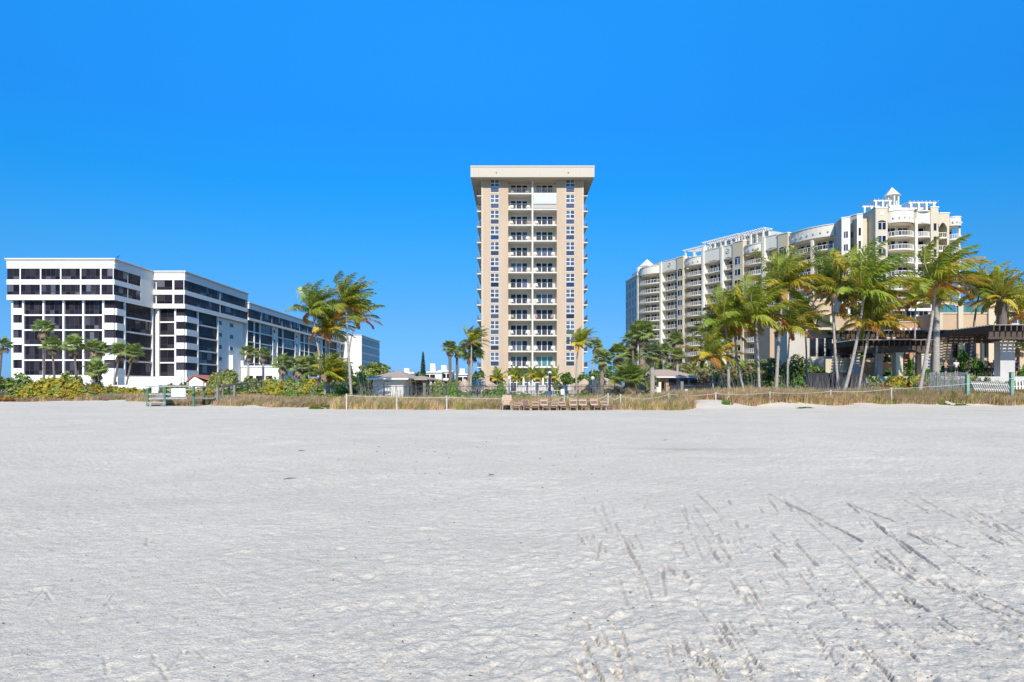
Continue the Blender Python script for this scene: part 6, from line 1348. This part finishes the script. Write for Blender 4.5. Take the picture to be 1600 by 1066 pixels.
# silhouette of the distribution cable at the right edge and roof bird
bd = thing('roof_bird', 'small dark bird perched on the roof corner of the white building', 'bird', (xat(184,134.2), 134.2, 26.9))
MB().tube([(-.32,0,.22),(-.12,0,.28),(.12,0,.36),(.22,0,.5)], [.02,.12,.12,.04], 6).build('body', 'dark_metal', bd, WM[bd]); MB().tube([(.2,0,.46),(.26,0,.56),(.36,0,.54),(.48,0,.52)], [.05,.08,.05,.01], 6).build('head', 'dark_metal', bd, WM[bd]); MB().tube([(.02,.03,0),(.02,.03,.3)], .02, 4).tube([(.08,-.03,0),(.08,-.03,.3)], .02, 4).build('legs', 'dark_metal', bd, WM[bd])
# ================================================================ PEOPLE
def skin_obj(name, joints, edges, m, parent, W, sub=1):
    me = bpy.data.meshes.new(name); me.from_pydata([j[:3] for j in joints], edges, []); me.update(); o = bpy.data.objects.new(name, me); COL.objects.link(o)
    md = o.modifiers.new('skin', 'SKIN'); md.use_smooth_shade = True
    for i, j in enumerate(joints): v = me.skin_vertices[0].data[i]; v.radius = (j[3], j[4] if len(j) > 4 else j[3]); v.use_root = (i == 0)
    if sub: s = o.modifiers.new('sub', 'SUBSURF'); s.levels = sub; s.render_levels = sub
    me.materials.append(M[m]); WM[o] = W; o.parent = parent; o.matrix_local = WM[parent].inverted() @ W; return o
def person(label, px, Y, z, rz, top='cloth_white', bottom='cloth_navy', armL=.25, armR=-.2, hat=None, h=1.74, hair='hair_dark', longp=False, step=.1):
    x = xat(px, Y); t = thing('person', label, 'person', (x, Y, z), rz, 'bathers standing on the pool deck'); s = h/1.74; W = WM[t] @ Matrix.Scale(s, 4)
    def arm(sg, sw):      # shoulder, elbow, wrist, palm; sw swings the forearm forward
        e = (sg*.235, -.02-abs(sw)*.1, 1.13); w = (sg*.20, -.06-abs(sw)*.9, .90+abs(sw)*.5); d = Vector(w)-Vector(e); d.normalize(); p = Vector(w)+d*.08
        return (sg*.185,0,1.42), e, w, tuple(p), d
    J = [(0,0,.95,.13,.10),(0,0,1.08,.115,.085),(0,0,1.25,.14,.10),(0,0,1.40,.13,.085),(0,0,1.49,.055),(0,-.01,1.56,.075,.085),(0,-.01,1.645,.085,.098),(0,-.005,1.715,.05,.06)]
    E = [(i, i+1) for i in range(7)]
    for sg, sw in ((-1, armL), (1, armR)):
        a, e, w, p, d = arm(sg, sw); b = len(J); J += [(*a,.055),(*e,.042),(*w,.028),(*p,.033,.018)]; E += [(3,b),(b,b+1),(b+1,b+2),(b+2,b+3)]
        for k in range(4):
            f = Vector(p)+d*(.07+.012*(1.5-abs(k-1.5)))+Vector((.0,(k-1.5)*.02,0)); J.append((*f,.009)); E.append((b+3, len(J)-1))
        f = Vector(p)+Vector((0,-.05,.0)); J.append((*f,.010)); E.append((b+3, len(J)-1))
        b = len(J); st = step*sg; J += [(sg*.10,0,.86,.085),(sg*.105,-.02+st*.4,.50,.058),(sg*.11,.02+st,.10,.038),(sg*.115,-.10+st,.035,.035,.03),(sg*.115,-.17+st,.025,.025,.02)]; E += [(0,b),(b,b+1),(b+1,b+2),(b+2,b+3),(b+3,b+4)]
    skin_obj('body', J, E, 'skin', t, W)
    JT = [(0,0,1.0,.15,.12),(0,0,1.12,.135,.105),(0,0,1.26,.16,.12),(0,0,1.405,.145,.10),(0,0,1.47,.07)]; ET = [(0,1),(1,2),(2,3),(3,4)]
    for sg, sw in ((-1, armL), (1, armR)): a, e, *_ = arm(sg, sw); b = len(JT); JT += [(*a,.072),((a[0]+e[0])/2*1.02,(a[1]+e[1])/2,(a[2]+e[2])/2,.062)]; ET += [(3,b),(b,b+1)]
    skin_obj('shirt', JT, ET, top, t, W)
    JB = [(0,0,1.0,.14,.115),(0,0,.93,.145,.12)]; EB = [(0,1)]
    for sg in (-1,1):
        b = len(JB); st = step*sg; JB += [(sg*.10,0,.84,.10),(sg*.107,-.015+st*.4,.52,.078)]; EB += [(1,b),(b,b+1)]
        if longp: JB.append((sg*.11,.02+st,.10,.06)); EB.append((b+1,b+2))
    skin_obj('trousers' if longp else 'shorts', JB, EB, bottom, t, W)
    skin_obj('hair' if not hat else 'hat', [(0,.03,1.60,.07,.06),(0,.02,1.68,.092,.10),(0,0,1.74,.06,.07)], [(0,1),(1,2)], hat or hair, t, W)
DZ = 2.653
person('person in dark blue shorts with bare arms at the left of the bathers', 1477.5, 70, DZ, .4, 'skin', 'cloth_navy', .2, -.5)
person('person in a white shirt and blue cap by the tall leaves', 1494, 69.5, DZ, -.3, 'cloth_white', 'cloth_dark', .5, -.3, hat='cloth_blue')
person('person in a white and orange top, third of the bathers', 1510.5, 70, DZ, .9, 'cloth_orange', 'cloth_dark', .4, -.2, h=1.62)
person('person in a white shirt and dark hat before the broad leaves', 1540, 71, DZ, .2, 'cloth_white', 'cloth_dark', .3, -.5, hat='cloth_dark')
person('person with long trousers beside the broad grey pier', 1552.5, 70, DZ, -.5, 'skin', 'cloth_blue', .3, -.2, longp=True)
person('person partly hidden right of the broad grey pier', 1588, 70, DZ, .3, 'cloth_navy', 'cloth_dark', .3, -.2)
# ================================================================ SMALL THINGS ON THE SAND
rs = np.random.RandomState(12)
def scatter(name, label, m, n, pyr, smin, smax, pxr=(0,1600), flat=.35):
    b = MB()
    for i in range(n):
        px = rs.uniform(*pxr); py = 605+(pyr[0]-605)*((pyr[1]-605)/(pyr[0]-605))**rs.rand(); x, y = gp(px, py); z = G(x, y)+.01; s = rs.uniform(smin, smax)*(1+y*.03); a = rs.uniform(0, 6.28); c, sn = math.cos(a)*s, math.sin(a)*s
        w = flat*rs.uniform(.4,1.2); b.add([(x-c,y-sn,z),(x+sn*w,y-c*w,z),(x+c,y+sn,z),(x-sn*w,y+c*w,z),(x,y,z+s*.5)], [(0,1,4),(1,2,4),(2,3,4),(3,0,4)])
    tag(b.build(name, m), label, 'debris', kind='stuff')
scatter('seaweed_bits', 'scattered dark bits of dried seaweed on the sand', 'debris', 280, (665, 1060), .006, .014)
scatter('seaweed_bits', 'denser dark bits of dried seaweed left of the middle of the sand', 'debris', 70, (690, 770), .008, .022, (560, 960))
scatter('shells', 'scattered pale broken shells on the sand', 'shell', 300, (700, 1062), .004, .010)
for i, (x, y, l) in enumerate(((470,706,.20),(452,749,.24),(768,743,.14),(1040,640+0,.2))):
    X_, Y_ = gp(x, max(y, 690)); z = G(X_, Y_)+.02
    l *= .35
    tag(MB().tube([(X_-l,Y_-.05,z),(X_,Y_,z+.01),(X_+l,Y_+.1,z)], [.004,.009,.003], 5).build('driftwood', 'debris'), ['short dark stick of driftwood in the middle left of the sand','thin dark driftwood twig left of the middle of the beach','tiny dark twig on the sand below the tower','dark twig on the far sand right of the tower'][i], 'driftwood', 'driftwood twigs')
bpy.context.view_layer.update()
